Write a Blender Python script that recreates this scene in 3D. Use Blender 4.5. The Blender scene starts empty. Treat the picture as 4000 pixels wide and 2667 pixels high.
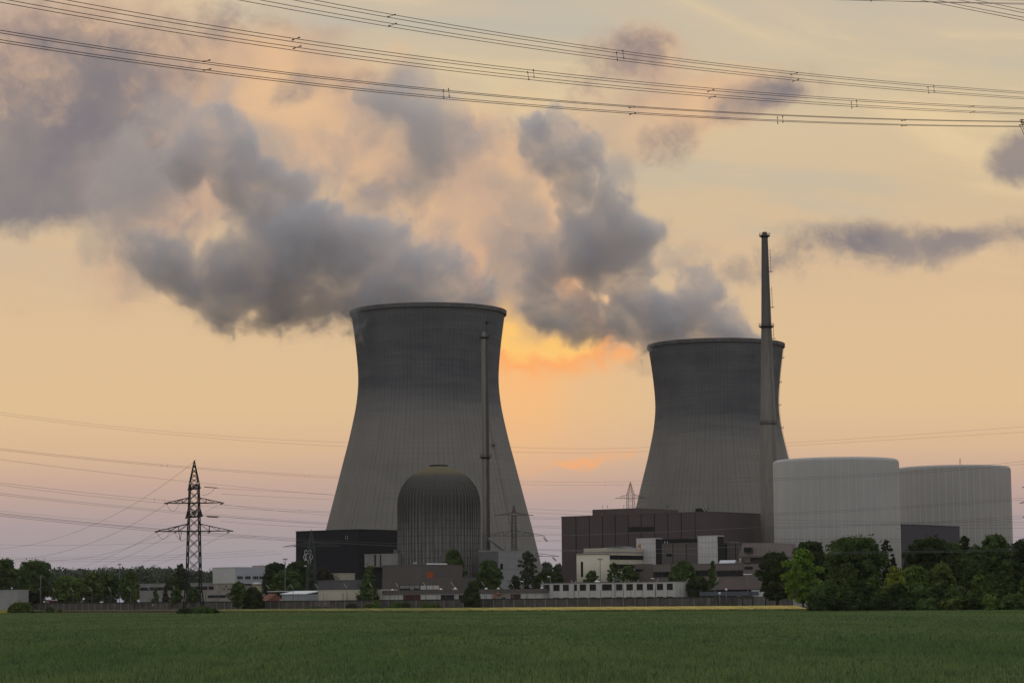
import bpy, bmesh, math, random
import numpy as np
from mathutils import Vector, Matrix

SC = bpy.context.scene
COL = SC.collection

# ------------------------------------------------------------------ camera
FPX = 85.0 / 36.0 * 4000.0          # focal length in pixels of the 4000 px wide photograph
HORIZON = 2347.0                    # row of the horizon at the middle column
PITCH = math.atan((HORIZON - 1333.5) / FPX)
ROLL = math.radians(0.49)
CAM_Z = 2.4
cam_data = bpy.data.cameras.new('camera')
cam_data.lens = 85.0
cam_data.sensor_width = 36.0
cam_data.clip_start = 0.5
cam_data.clip_end = 40000.0
cam = bpy.data.objects.new('camera', cam_data)
COL.objects.link(cam)
_f = Vector((0, math.cos(PITCH), math.sin(PITCH)))
_u0 = Vector((0, -math.sin(PITCH), math.cos(PITCH)))
_r0 = Vector((1, 0, 0))
# the camera is rolled slightly clockwise, so the ground rises to the right of the picture
CR = math.cos(ROLL) * _r0 - math.sin(ROLL) * _u0
CU = math.sin(ROLL) * _r0 + math.cos(ROLL) * _u0
CF = _f
cam.matrix_world = Matrix(((CR.x, CU.x, -CF.x, 0), (CR.y, CU.y, -CF.y, 0), (CR.z, CU.z, -CF.z, CAM_Z), (0, 0, 0, 1)))
SC.camera = cam

SC.view_settings.view_transform = 'Standard'
SC.view_settings.look = 'None'
SC.view_settings.exposure = 0.0
SC.view_settings.gamma = 1.0
SC.view_settings.use_curve_mapping = False
SC.cycles.max_bounces = 10
SC.cycles.diffuse_bounces = 3
SC.cycles.glossy_bounces = 2
SC.cycles.transmission_bounces = 3
SC.cycles.volume_bounces = 8
SC.cycles.transparent_max_bounces = 12
SC.cycles.volume_step_rate = 1.0
SC.cycles.use_denoising = True


def srgb(r, g, b):
    def c(v):
        v = v / 255.0
        return v / 12.92 if v <= 0.04045 else ((v + 0.055) / 1.055) ** 2.4
    return (c(r), c(g), c(b), 1.0)


# ------------------------------------------------------------------ node helper
class NT:
    """Short way to write node trees."""
    def __init__(self, tree):
        self.t = tree
    def n(self, kind, **kw):
        nd = self.t.nodes.new(kind)
        for k, v in kw.items():
            setattr(nd, k, v)
        return nd
    def put(self, sock, v):
        if hasattr(v, 'is_linked') or hasattr(v, 'is_output'):
            self.t.links.new(v, sock)
        else:
            sock.default_value = v
    def m(self, op, a, b=None, c=None, clamp=False):
        nd = self.n('ShaderNodeMath', operation=op, use_clamp=clamp)
        self.put(nd.inputs[0], a)
        if b is not None:
            self.put(nd.inputs[1], b)
        if c is not None:
            self.put(nd.inputs[2], c)
        return nd.outputs[0]
    def v(self, op, a, b=None, s=None):
        nd = self.n('ShaderNodeVectorMath', operation=op)
        self.put(nd.inputs[0], a)
        if b is not None:
            self.put(nd.inputs[1], b)
        if s is not None:
            self.put(nd.inputs['Scale'], s)
        return nd.outputs['Value'] if op in ('LENGTH', 'DISTANCE', 'DOT_PRODUCT') else nd.outputs[0]
    def xyz(self, v):
        nd = self.n('ShaderNodeSeparateXYZ')
        self.put(nd.inputs[0], v)
        return nd.outputs
    def vec(self, x, y, z):
        nd = self.n('ShaderNodeCombineXYZ')
        for i, q in enumerate((x, y, z)):
            self.put(nd.inputs[i], q)
        return nd.outputs[0]
    def mr(self, v, a, b, c=0.0, d=1.0, smooth=True):
        nd = self.n('ShaderNodeMapRange', interpolation_type='SMOOTHSTEP' if smooth else 'LINEAR', clamp=True)
        for i, q in enumerate((v, a, b, c, d)):
            self.put(nd.inputs[i], q)
        return nd.outputs[0]
    def noise(self, vec, scale, detail=4.0, rough=0.5, dist=0.0, out=0):
        nd = self.n('ShaderNodeTexNoise')
        self.put(nd.inputs['Vector'], vec)
        nd.inputs['Scale'].default_value = scale
        nd.inputs['Detail'].default_value = detail
        nd.inputs['Roughness'].default_value = rough
        nd.inputs['Distortion'].default_value = dist
        return nd.outputs[out]
    def mix(self, f, a, b, blend='MIX'):
        nd = self.n('ShaderNodeMix', data_type='RGBA', blend_type=blend)
        self.put(nd.inputs[0], f)
        self.put(nd.inputs[6], a)
        self.put(nd.inputs[7], b)
        return nd.outputs[2]
    def ramp(self, f, stops, interp='LINEAR'):
        nd = self.n('ShaderNodeValToRGB')
        cr = nd.color_ramp
        cr.interpolation = interp
        while len(cr.elements) < len(stops):
            cr.elements.new(0.5)
        for e, (p, c) in zip(cr.elements, stops):
            e.position = p
            e.color = c
        self.put(nd.inputs[0], f)
        return nd.outputs[0]


# ------------------------------------------------------------------ sky and sun
SUN_EL, SUN_AZ = math.radians(5.0), math.radians(0.6)      # low behind the plant
world = bpy.data.worlds.new('World')
SC.world = world
world.use_nodes = True
wt = world.node_tree
wt.nodes.clear()
W = NT(wt)
dirv = W.n('ShaderNodeTexCoord').outputs['Generated']
dx, dy, dz = W.xyz(dirv)[:3]
ym = W.m('MAXIMUM', dy, 0.08)
su = W.m('DIVIDE', dx, ym)
sw = W.m('DIVIDE', dz, ym)
pv = W.vec(su, sw, 0.0)


def sky_uv(px, py):                 # direction of a place in the sky, as the two slopes used below
    d = CF + CR * ((px * 1.70068 - 2000) / FPX) + CU * ((1333.5 - py * 1.70068) / FPX)
    return d.x / d.y, d.z / d.y


# clear sky: orange low, pale above, mauve haze on the horizon
SKY_ROWS = [(1400, (150, 146, 155)), (1310, (156, 150, 157)), (1200, (172, 155, 155)), (1115, (196, 166, 151)),
            (1030, (218, 182, 147)), (930, (225, 191, 147)), (760, (223, 190, 148)), (600, (218, 187, 150)),
            (450, (213, 188, 153)), (300, (215, 192, 157)), (150, (208, 190, 160)), (0, (202, 187, 165)), (-300, (186, 180, 172))]
stops = []
for py, c in SKY_ROWS:
    stops.append(((sky_uv(1176, py)[1] + 0.05) / 0.4, srgb(*c)))
clear = W.ramp(W.m('MULTIPLY_ADD', sw, 2.5, 0.125), stops)
# faint high streaks
strk = W.noise(W.vec(W.m('MULTIPLY', su, 3.0), W.m('MULTIPLY_ADD', su, 2.0, W.m('MULTIPLY', sw, 16.0)), 3.1), 2.2, 5, 0.55, 0.6)
hi = W.mr(sw, 0.10, 0.2)
clear = W.mix(W.m('MULTIPLY', W.mr(strk, 0.5, 0.72), W.m('MULTIPLY', hi, 0.75)), clear, srgb(190, 184, 168))
clear = W.mix(W.m('MULTIPLY', W.mr(strk, 0.5, 0.3), W.m('MULTIPLY', hi, 0.70)), clear, srgb(236, 208, 162))


def ell(px, py, rx, ry, s, tilt=0.0):
    """soft elliptical weight round a place in the sky"""
    u0, w0 = sky_uv(px, py)
    a, b = W.m('SUBTRACT', wu, u0), W.m('SUBTRACT', ww, w0)
    if tilt:
        c, sn = math.cos(tilt), math.sin(tilt)
        a, b = (W.m('ADD', W.m('MULTIPLY', a, c), W.m('MULTIPLY', b, sn)),
                W.m('SUBTRACT', W.m('MULTIPLY', b, c), W.m('MULTIPLY', a, sn)))
    a = W.m('MULTIPLY', a, FPX / 1.70068 / rx)
    b = W.m('MULTIPLY', b, FPX / 1.70068 / ry)
    q = W.m('SQRT', W.m('ADD', W.m('MULTIPLY', a, a), W.m('MULTIPLY', b, b)))
    return W.mr(q, 1.0, 0.0, 0.0, s)


# warped coordinates for the clouds
wn = W.n('ShaderNodeTexNoise')
W.put(wn.inputs['Vector'], pv)
wn.inputs['Scale'].default_value = 26.0
wn.inputs['Detail'].default_value = 5.0
wofs = W.v('SCALE', W.v('SUBTRACT', wn.outputs['Color'], (0.5, 0.5, 0.5)), s=0.020)
pw = W.v('ADD', pv, wofs)
wu, ww, _z = W.xyz(pw)[:3]


def total(masks):
    acc = masks[0]
    for q in masks[1:]:
        acc = W.m('ADD', acc, q)
    return acc


# glow of the hidden sun between the two towers, broken by cloud
gl = total([ell(1190, 800, 400, 420, 0.52), ell(1190, 850, 150, 330, 0.35)])
clear = W.mix(W.m('MINIMUM', gl, 1.0), clear, srgb(255, 188, 120))
n1 = W.noise(pw, 36.0, 8, 0.60, 0.15)
n3 = W.noise(pv, 17.0, 4, 0.5, 0.2)
n2 = W.noise(W.v('ADD', pw, (0.31, 0.7, 1.3)), 95.0, 6, 0.6, 0.1)
nn = W.m('ADD', W.m('MULTIPLY', W.m('SUBTRACT', n1, 0.5), 2.3), W.m('MULTIPLY', W.m('SUBTRACT', n2, 0.5), 0.9))
# orange lit cloud below the right plume
lit = total([ell(1215, 690, 210, 250, 0.95), ell(1300, 765, 260, 120, 0.9, -0.2), ell(1165, 790, 90, 130, 0.5), ell(1150, 600, 150, 200, 0.4), ell(1330, 1058, 260, 34, 0.42, 0.1)])
lit = W.m('ADD', lit, W.m('MULTIPLY', W.m('MINIMUM', W.m('MULTIPLY', lit, 3.0), 1.0), W.m('ADD', W.m('MULTIPLY', nn, 0.32), W.m('MULTIPLY', W.m('SUBTRACT', n2, 0.5), 1.1))))
clear = W.mix(W.m('MULTIPLY', W.mr(lit, 0.05, 0.80), 0.92), clear, srgb(255, 172, 102))
clear = W.mix(W.m('MULTIPLY', W.mr(lit, 0.62, 1.15), 0.8), clear, srgb(255, 206, 116))
# warm thin veil of drifted steam and old cloud
veil = total([ell(60, 150, 620, 430, 1.0), ell(430, 230, 520, 340, 0.75), ell(330, 430, 330, 330, 0.65), ell(690, 170, 300, 230, 0.65),
              ell(560, 380, 400, 300, 0.55), ell(900, 300, 400, 320, 0.70), ell(1010, 470, 330, 280, 0.72), ell(1170, 480, 250, 380, 0.72),
              ell(1480, 250, 400, 270, 0.80, 0.5), ell(1760, 210, 300, 120, 0.66, 0.15), ell(1450, 110, 180, 110, 0.6),
              ell(1260, 640, 200, 300, 0.55), ell(300, 640, 210, 190, 0.5)])
veil = W.m('ADD', veil, W.m('MULTIPLY', W.m('MINIMUM', W.m('MULTIPLY', veil, 3.0), 1.0), W.m('MULTIPLY', nn, 0.50)))
warm = W.mix(W.mr(n3, 0.34, 0.66), srgb(190, 160, 142), srgb(228, 187, 146))
sky = W.mix(W.m('MULTIPLY', W.mr(veil, 0.15, 1.0), 0.95), clear, warm)
# grey bodies
nng = W.m('ADD', W.m('ADD', W.m('MULTIPLY', W.m('SUBTRACT', n1, 0.5), 2.6), W.m('MULTIPLY', W.m('SUBTRACT', n2, 0.5), 1.7)), W.m('MULTIPLY', W.m('SUBTRACT', n3, 0.5), 1.4))
grey = total([ell(60, 430, 340, 175, 1.35), ell(20, 300, 300, 180, 0.85), ell(120, 110, 480, 190, 0.68), ell(330, 230, 280, 240, 0.58),
              ell(560, 50, 260, 110, 0.46), ell(690, 205, 210, 70, 0.50, 0.3), ell(270, 350, 260, 210, 0.52), ell(400, 470, 240, 160, 0.35),
              ell(1870, 578, 640, 125, 0.60, 0.06), ell(2080, 550, 300, 70, 0.36),
              ell(2340, 545, 340, 90, 0.52, 0.18), ell(2375, 350, 190, 115, 1.05, 0.5), ell(1715, 220, 170, 90, 0.55, 0.35), ell(1825, 210, 170, 85, 0.48, 0.4), ell(1525, 330, 160, 115, 0.56, 0.4),
              ell(1400, 190, 260, 140, 0.52, 0.4), ell(1450, 95, 160, 90, 0.46), ell(890, 220, 190, 120, 0.55), ell(960, 440, 220, 150, 0.32), ell(1170, 560, 130, 260, 0.42), ell(860, 430, 200, 110, 0.36), ell(20, 705, 110, 34, 0.4)])
grey = W.m('ADD', grey, W.m('MULTIPLY', W.m('MINIMUM', W.m('MULTIPLY', grey, 3.0), 1.0), W.m('MULTIPLY', nng, 0.44)))
gcol = W.mix(W.mr(n3, 0.36, 0.64), srgb(123, 118, 124), srgb(150, 138, 134))
sky = W.mix(W.m('MULTIPLY', W.mr(grey, 0.16, 0.92), 0.95), sky, gcol)
# everything outside the lit western sky: dim blue-grey evening overhead and behind
nish = W.n('ShaderNodeTexSky', sky_type='NISHITA', sun_disc=False, sun_elevation=SUN_EL, sun_rotation=SUN_AZ,
           altitude=430.0, air_density=1.3, dust_density=3.0, ozone_density=1.0)
dome = W.ramp(W.m('MULTIPLY_ADD', dz, 0.5, 0.5), [(0.45, (0.40, 0.375, 0.375, 1)), (0.53, (0.50, 0.465, 0.455, 1)), (0.7, (0.555, 0.545, 0.55, 1)), (1.0, (0.555, 0.57, 0.62, 1))])
dome = W.mix(1.0, dome, W.v('SCALE', nish.outputs[0], s=0.016), 'ADD')
front = W.m('MULTIPLY', W.mr(dy, 0.2, 0.75), W.mr(dz, 0.55, 0.28))
full = W.mix(front, dome, W.v('SCALE', sky, s=1.01))
bg = W.n('ShaderNodeBackground')
W.put(bg.inputs['Color'], W.v('SCALE', full, s=10.0))
bg.inputs['Strength'].default_value = 0.1
wt.links.new(bg.outputs[0], W.n('ShaderNodeOutputWorld').inputs['Surface'])
world.cycles.sampling_method = 'MANUAL'
world.cycles.sample_map_resolution = 512

sun = bpy.data.lights.new('sun', 'SUN')
sun.energy = 0.6
sun.color = (1.0, 0.62, 0.32)
sun.angle = math.radians(10.0)
sun_o = bpy.data.objects.new('sun', sun)
COL.objects.link(sun_o)
_sd = Vector((math.sin(SUN_AZ) * math.cos(SUN_EL), math.cos(SUN_AZ) * math.cos(SUN_EL), math.sin(SUN_EL)))
sun_o.rotation_euler = _sd.to_track_quat('Z', 'Y').to_euler()


# ------------------------------------------------------------------ places
def ray(px, py):                    # photograph pixel (4000 wide) -> direction
    return CF + CR * ((px - 2000.0) / FPX) + CU * ((1333.5 - py) / FPX)


def at(px, py, Y):                  # the point of that line of sight at distance Y
    d = ray(px, py)
    return Vector((0, 0, CAM_Z)) + d * (Y / d.y)


def proj(p):
    q = Vector(p) - Vector((0, 0, CAM_Z))
    d = q.dot(CF)
    return 2000.0 + FPX * q.dot(CR) / d, 1333.5 - FPX * q.dot(CU) / d


GA = Vector((0.7896, -0.6138, 0))   # the two directions of the works' street grid
GB = Vector((0.6138, 0.7896, 0))
EOFVER = 1


# ------------------------------------------------------------------ objects
def tag(o, label=None, cat=None, group=None, kind=None):
    if label: o['label'] = label
    if cat: o['category'] = cat
    if group: o['group'] = group
    if kind: o['kind'] = kind
    return o


def empty(name, loc, label=None, cat=None, group=None, rz=0.0):
    o = bpy.data.objects.new(name, None)
    o.empty_display_size = 1.0
    COL.objects.link(o)
    o.location = loc
    o.rotation_euler = (0, 0, rz)
    return tag(o, label, cat, group)


class MB:
    """collects polygons in world coordinates; build() links them as one mesh object"""
    def __init__(self):
        self.v, self.f, self.smooth = [], [], []
    def poly(self, pts, sm=False):
        k = len(self.v)
        self.v += [tuple(p) for p in pts]
        self.f.append(tuple(range(k, k + len(pts))))
        self.smooth.append(sm)
    def raw(self, verts, faces, sm=False):
        k = len(self.v)
        self.v += [tuple(p) for p in verts]
        self.f += [tuple(i + k for i in f) for f in faces]
        self.smooth += [sm] * len(faces)
        return self
    def prism(self, foot, z0, z1, top=None):
        """footprint (list of xy) from z0 to z1; top: another footprint for the upper end"""
        top = top or foot
        n = len(foot)
        v = [(p[0], p[1], z0) for p in foot] + [(p[0], p[1], z1) for p in top]
        f = [tuple(range(n - 1, -1, -1)), tuple(range(n, 2 * n))]
        f += [(i, (i + 1) % n, n + (i + 1) % n, n + i) for i in range(n)]
        return self.raw(v, f)
    def box(self, o, ax, ay, az):
        """box from corner o along three edge vectors"""
        o, ax, ay, az = Vector(o), Vector(ax), Vector(ay), Vector(az)
        v = [o, o + ax, o + ax + ay, o + ay, o + az, o + ax + az, o + ax + ay + az, o + ay + az]
        f = [(3, 2, 1, 0), (4, 5, 6, 7), (0, 1, 5, 4), (1, 2, 6, 5), (2, 3, 7, 6), (3, 0, 4, 7)]
        return self.raw(v, f)
    def bar(self, p, q, w, w2=None, sides=4):
        p, q = Vector(p), Vector(q)
        d = q - p
        if d.length < 1e-6:
            return self
        d.normalize()
        s = d.cross(Vector((0, 0, 1)))
        if s.length < 0.02:
            s = d.cross(Vector((0, 1, 0)))
        s.normalize()
        t = s.cross(d)
        w2 = w if w2 is None else w2
        v = []
        for c, r in ((p, w), (q, w2)):
            for i in range(sides):
                a = 2 * math.pi * (i + 0.5) / sides
                v.append(c + (s * math.cos(a) + t * math.sin(a)) * r)
        f = [tuple(range(sides - 1, -1, -1)), tuple(range(sides, 2 * sides))]
        f += [(i, (i + 1) % sides, sides + (i + 1) % sides, sides + i) for i in range(sides)]
        return self.raw(v, f, sides > 6)
    def tube(self, pts, r, sides=5, closed=False):
        pts = [Vector(p) for p in pts]
        n = len(pts)
        v, f = [], []
        for i, p in enumerate(pts):
            a = pts[(i - 1) % n] if closed or i > 0 else pts[0]
            b = pts[(i + 1) % n] if closed or i < n - 1 else pts[-1]
            d = (b - a).normalized()
            s = d.cross(Vector((0, 0, 1)))
            if s.length < 0.02:
                s = d.cross(Vector((0, 1, 0)))
            s.normalize()
            t = s.cross(d)
            rr = r[i] if isinstance(r, (list, tuple)) else r
            v += [p + (s * math.cos(2 * math.pi * k / sides) + t * math.sin(2 * math.pi * k / sides)) * rr for k in range(sides)]
        m = n if closed else n - 1
        for i in range(m):
            j = (i + 1) % n
            f += [(i * sides + k, i * sides + (k + 1) % sides, j * sides + (k + 1) % sides, j * sides + k) for k in range(sides)]
        if not closed:
            f += [tuple(range(sides - 1, -1, -1)), tuple(range((n - 1) * sides, n * sides))]
        return self.raw(v, f, True)
    def lathe(self, c, prof, n=48, cap=True, sm=True):
        """prof: list of (r, z) going up, round the vertical axis at c (xy)"""
        v, f = [], []
        for r, z in prof:
            v += [(c[0] + r * math.cos(2 * math.pi * k / n), c[1] + r * math.sin(2 * math.pi * k / n), z) for k in range(n)]
        for i in range(len(prof) - 1):
            f += [(i * n + k, i * n + (k + 1) % n, (i + 1) * n + (k + 1) % n, (i + 1) * n + k) for k in range(n)]
        self.raw(v, f, sm)
        if cap:
            k0 = len(self.v) - len(v)
            self.f += [tuple(k0 + k for k in range(n - 1, -1, -1)), tuple(k0 + (len(prof) - 1) * n + k for k in range(n))]
            self.smooth += [False, False]
        return self
    def build(self, name, mat, parent=None, origin=None):
        me = bpy.data.meshes.new(name)
        org = Vector(origin) if origin is not None else (Vector(parent.location) if parent is not None and parent.parent is None else Vector((0, 0, 0)))
        if parent is not None and parent.parent is not None:
            org = Vector(parent.parent.location) + Vector(parent.location)
        me.from_pydata([(x - org.x, y - org.y, z - org.z) for x, y, z in self.v], [], self.f)
        me.polygons.foreach_set('use_smooth', self.smooth)
        me.materials.append(mat)
        me.update()
        o = bpy.data.objects.new(name, me)
        COL.objects.link(o)
        if parent is not None:
            o.parent = parent
        else:
            o.location = org
        return o


# ------------------------------------------------------------------ materials
def material(name, fn, rough=0.8, spec=0.3, metal=0.0):
    """fn(NT) -> colour socket, or (colour socket, roughness, height for bump)"""
    m = bpy.data.materials.new(name)
    m.use_nodes = True
    t = m.node_tree
    N = NT(t)
    bsdf = t.nodes['Principled BSDF']
    bsdf.inputs['Roughness'].default_value = rough
    bsdf.inputs['Specular IOR Level'].default_value = spec
    bsdf.inputs['Metallic'].default_value = metal
    r = fn(N)
    if isinstance(r, tuple) and len(r) == 2:
        bump = N.n('ShaderNodeBump')
        bump.inputs['Distance'].default_value = r[1][1]
        N.put(bump.inputs['Height'], r[1][0])
        t.links.new(bump.outputs[0], bsdf.inputs['Normal'])
        r = r[0]
    N.put(bsdf.inputs['Base Color'], r)
    return m


def plain(name, c, var=0.12, scale=0.3, rough=0.8, spec=0.3, metal=0.0, streak=0.0):
    """one colour with blotches and, if asked, rain streaks"""
    def fn(N):
        p = N.n('ShaderNodeNewGeometry').outputs['Position']
        n = N.noise(p, scale, 5, 0.6)
        col = N.mix(N.mr(n, 0.3, 0.7), tuple(x * (1 - var) for x in c[:3]) + (1,), tuple(min(1, x * (1 + var)) for x in c[:3]) + (1,))
        if streak:
            x, y, z = N.xyz(p)[:3]
            s = N.noise(N.vec(N.m('ADD', x, N.m('MULTIPLY', y, 0.7)), 0.0, N.m('MULTIPLY', z, 0.04)), 0.9, 4, 0.65)
            col = N.mix(N.m('MULTIPLY', N.mr(s, 0.5, 0.75), streak), col, tuple(x * 0.45 for x in c[:3]) + (1,))
        return col
    return material(name, fn, rough, spec, metal)


# ------------------------------------------------------------------ cooling towers
def smooth_profile(tab, z):
    zs = [t[0] for t in tab]
    rs = [t[1] for t in tab]
    n = len(tab)
    i = max(0, min(n - 2, sum(1 for q in zs if q <= z) - 1))
    h = zs[i + 1] - zs[i]
    t = (z - zs[i]) / h
    def slope(k):
        if k == 0: return (rs[1] - rs[0]) / (zs[1] - zs[0])
        if k == n - 1: return (rs[-1] - rs[-2]) / (zs[-1] - zs[-2])
        return (rs[k + 1] - rs[k - 1]) / (zs[k + 1] - zs[k - 1])
    m0, m1 = slope(i) * h, slope(i + 1) * h
    t2, t3 = t * t, t * t * t
    return (2 * t3 - 3 * t2 + 1) * rs[i] + (t3 - 2 * t2 + t) * m0 + (-2 * t3 + 3 * t2) * rs[i + 1] + (t3 - t2) * m1


TOWER = [(0, 65.0), (23.5, 59.3), (41, 55.2), (60, 50.3), (78, 45.7), (88, 43.1), (100, 40.4), (108, 38.9), (118, 37.9), (127, 38.0), (140, 39.2), (150, 40.5), (158, 41.6)]


def tower_concrete(name, seed, zd):
    def fn(N):
        p = N.n('ShaderNodeTexCoord').outputs['Object']
        x, y, z = N.xyz(p)[:3]
        ang = N.m('ARCTAN2', y, x)
        blot = N.noise(N.v('ADD', p, (seed * 31.0, 0, 0)), 0.05, 6, 0.62)
        a14 = N.m('MULTIPLY', ang, 14.0)
        strk = N.noise(N.vec(a14, seed, N.m('MULTIPLY', z, 0.018)), 1.6, 5, 0.7)
        lift = N.noise(N.vec(seed, N.m('MULTIPLY', ang, 0.6), N.m('MULTIPLY', z, 0.16)), 1.0, 3, 0.6)
        base = N.mix(N.mr(blot, 0.3, 0.7), (0.192, 0.183, 0.168, 1), (0.226, 0.214, 0.194, 1))
        base = N.mix(N.m('MULTIPLY', N.mr(lift, 0.45, 0.7), 0.35), base, (0.180, 0.168, 0.150, 1))
        base = N.mix(N.m('MULTIPLY', N.mr(strk, 0.50, 0.78), 0.28), base, (0.155, 0.148, 0.135, 1))
        # weathered, algae-dark upper shell with a ragged lower edge and bands of formwork lifts
        edge = N.m('ADD', z, N.m('MULTIPLY', N.m('SUBTRACT', strk, 0.5), 9.0))
        edge = N.m('ADD', edge, N.m('ADD', N.m('MULTIPLY', N.m('SUBTRACT', blot, 0.5), 20.0), N.m('MULTIPLY', N.m('SUBTRACT', lift, 0.5), 16.0)))
        dark = N.mr(edge, zd - 14, zd + 12)
        band = N.m('ADD', N.m('MULTIPLY', N.mr(lift, 0.35, 0.65), 0.22), 0.70)
        dcol = N.mix(N.mr(blot, 0.32, 0.68), (0.071, 0.078, 0.090, 1), (0.108, 0.113, 0.122, 1))
        base = N.mix(N.m('MULTIPLY', dark, band), base, dcol)
        base = N.mix(N.m('MULTIPLY', N.mr(z, 149.0, 156.0), 0.35), base, (0.13, 0.13, 0.128, 1))
        pale = N.noise(N.vec(N.m('MULTIPLY', ang, 60.0), seed + 9, N.m('MULTIPLY', z, 0.05)), 1.2, 2, 0.5)
        base = N.mix(N.m('MULTIPLY', N.mr(pale, 0.70, 0.80), 0.25), base, (0.30, 0.30, 0.30, 1))
        # meridian ribs and lift joints
        fr = N.m('FRACT', N.m('MULTIPLY', ang, 108 / (2 * math.pi)))
        rib = N.m('LESS_THAN', N.m('ABSOLUTE', N.m('SUBTRACT', fr, 0.5)), 0.10)
        rk = N.noise(N.vec(N.m('MULTIPLY', ang, 17.2), 0.0, N.m('MULTIPLY', z, 0.03)), 1.0, 3, 0.6)
        base = N.mix(N.m('MULTIPLY', rib, N.mr(rk, 0.3, 0.7, 0.12, 0.7)), base, N.v('SCALE', base, s=0.62))
        fz = N.m('FRACT', N.m('MULTIPLY', z, 1 / 2.6))
        jz = N.m('LESS_THAN', N.m('ABSOLUTE', N.m('SUBTRACT', fz, 0.5)), 0.10)
        base = N.mix(N.m('MULTIPLY', jz, N.mr(blot, 0.40, 0.75, 0.03, 0.45)), base, N.v('SCALE', base, s=0.68))
        return base
    return material(name, fn, 0.9, 0.15)


M_STEEL = plain('dark_steel', (0.035, 0.034, 0.035, 1), 0.25, 0.8, 0.6, 0.3)
M_LADDER = plain('weathered_ladder_steel', (0.075, 0.073, 0.07, 1), 0.3, 0.2, 0.7, 0.2)
M_LIP = plain('rim_concrete', (0.115, 0.112, 0.108, 1), 0.2, 0.2, 0.9, 0.1)


def cooling_tower(px_top, py_top, Y, label, seed, zd, ladder_px):
    c = at(px_top, py_top, Y)
    k = c.z / 158.0
    loc = Vector((c.x, c.y, 0))
    root = empty('cooling_tower', loc, label, 'cooling tower', 'hyperbolic concrete cooling towers of the power plant')
    mat = tower_concrete('weathered_shell_concrete', seed, zd)
    prof = [(smooth_profile(TOWER, z) * k, z * k) for z in np.linspace(0, 158, 60)]
    inner = [(r - 0.5, z) for r, z in prof[::-1]]
    m = MB()
    m.lathe((loc.x, loc.y), prof + inner, 160, cap=False)
    m.build('shell', mat, root)
    r = prof[-1][0]
    z = c.z
    m = MB()
    m.lathe((loc.x, loc.y), [(r - 0.3, z - 2.2), (r + 0.75, z - 2.0), (r + 0.85, z + 0.1), (r + 0.5, z + 0.25), (r - 0.9, z + 0.2), (r - 0.9, z - 2.2)], 160, cap=False, sm=False)
    m.build('rim_walkway', M_LIP, root)
    # climbing ladder with rest platforms on the right flank
    a = ladder_px
    m = MB()
    pts = []
    for q in np.linspace(24, 157, 40):
        rr = smooth_profile(TOWER, q) * k + 0.5
        pts.append((loc.x + rr * math.cos(a), loc.y + rr * math.sin(a), q * k))
    tx, ty = -math.sin(a) * 0.35, math.cos(a) * 0.35
    for s in (-1, 1):
        m.tube([(p[0] + s * tx, p[1] + s * ty, p[2]) for p in pts], 0.05, 4)
    for p in pts[::2]:
        m.bar((p[0] - tx, p[1] - ty, p[2]), (p[0] + tx, p[1] + ty, p[2]), 0.04)
    m.build('ladder', M_LADDER, root)
    for q in (149, 134, 120, 106, 84):
        rr = smooth_profile(TOWER, q) * k
        o = Vector((loc.x + rr * math.cos(a), loc.y + rr * math.sin(a), q * k))
        ra, ta = Vector((math.cos(a), math.sin(a), 0)), Vector((-math.sin(a), math.cos(a), 0))
        m = MB()
        m.box(o - ta * 1.3 + ra * 0.05, ra * 1.5, ta * 2.6, Vector((0, 0, 0.15)))
        for sx, sy in ((1.45, -1.25), (1.45, 1.25), (0.2, -1.25), (0.2, 1.25)):
            b = o + ra * sx + ta * sy
            m.bar(b, b + Vector((0, 0, 1.3)), 0.06)
        m.bar(o + ra * 1.45 - ta * 1.25 + Vector((0, 0, 1.3)), o + ra * 1.45 + ta * 1.25 + Vector((0, 0, 1.3)), 0.06)
        m.build('rest_platform', M_STEEL, root)
    return root, k


T1, K1 = cooling_tower(1672.5, 1219, 1300, 'nearer, larger cooling tower left of the glowing sky, with the domed reactor at its foot', 1.0, 108, math.radians(-38))
T2, K2 = cooling_tower(2796, 1349, 1480, 'farther, smaller cooling tower behind the tall slender chimney and the brown hall', 4.0, 106, math.radians(-12))


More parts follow.
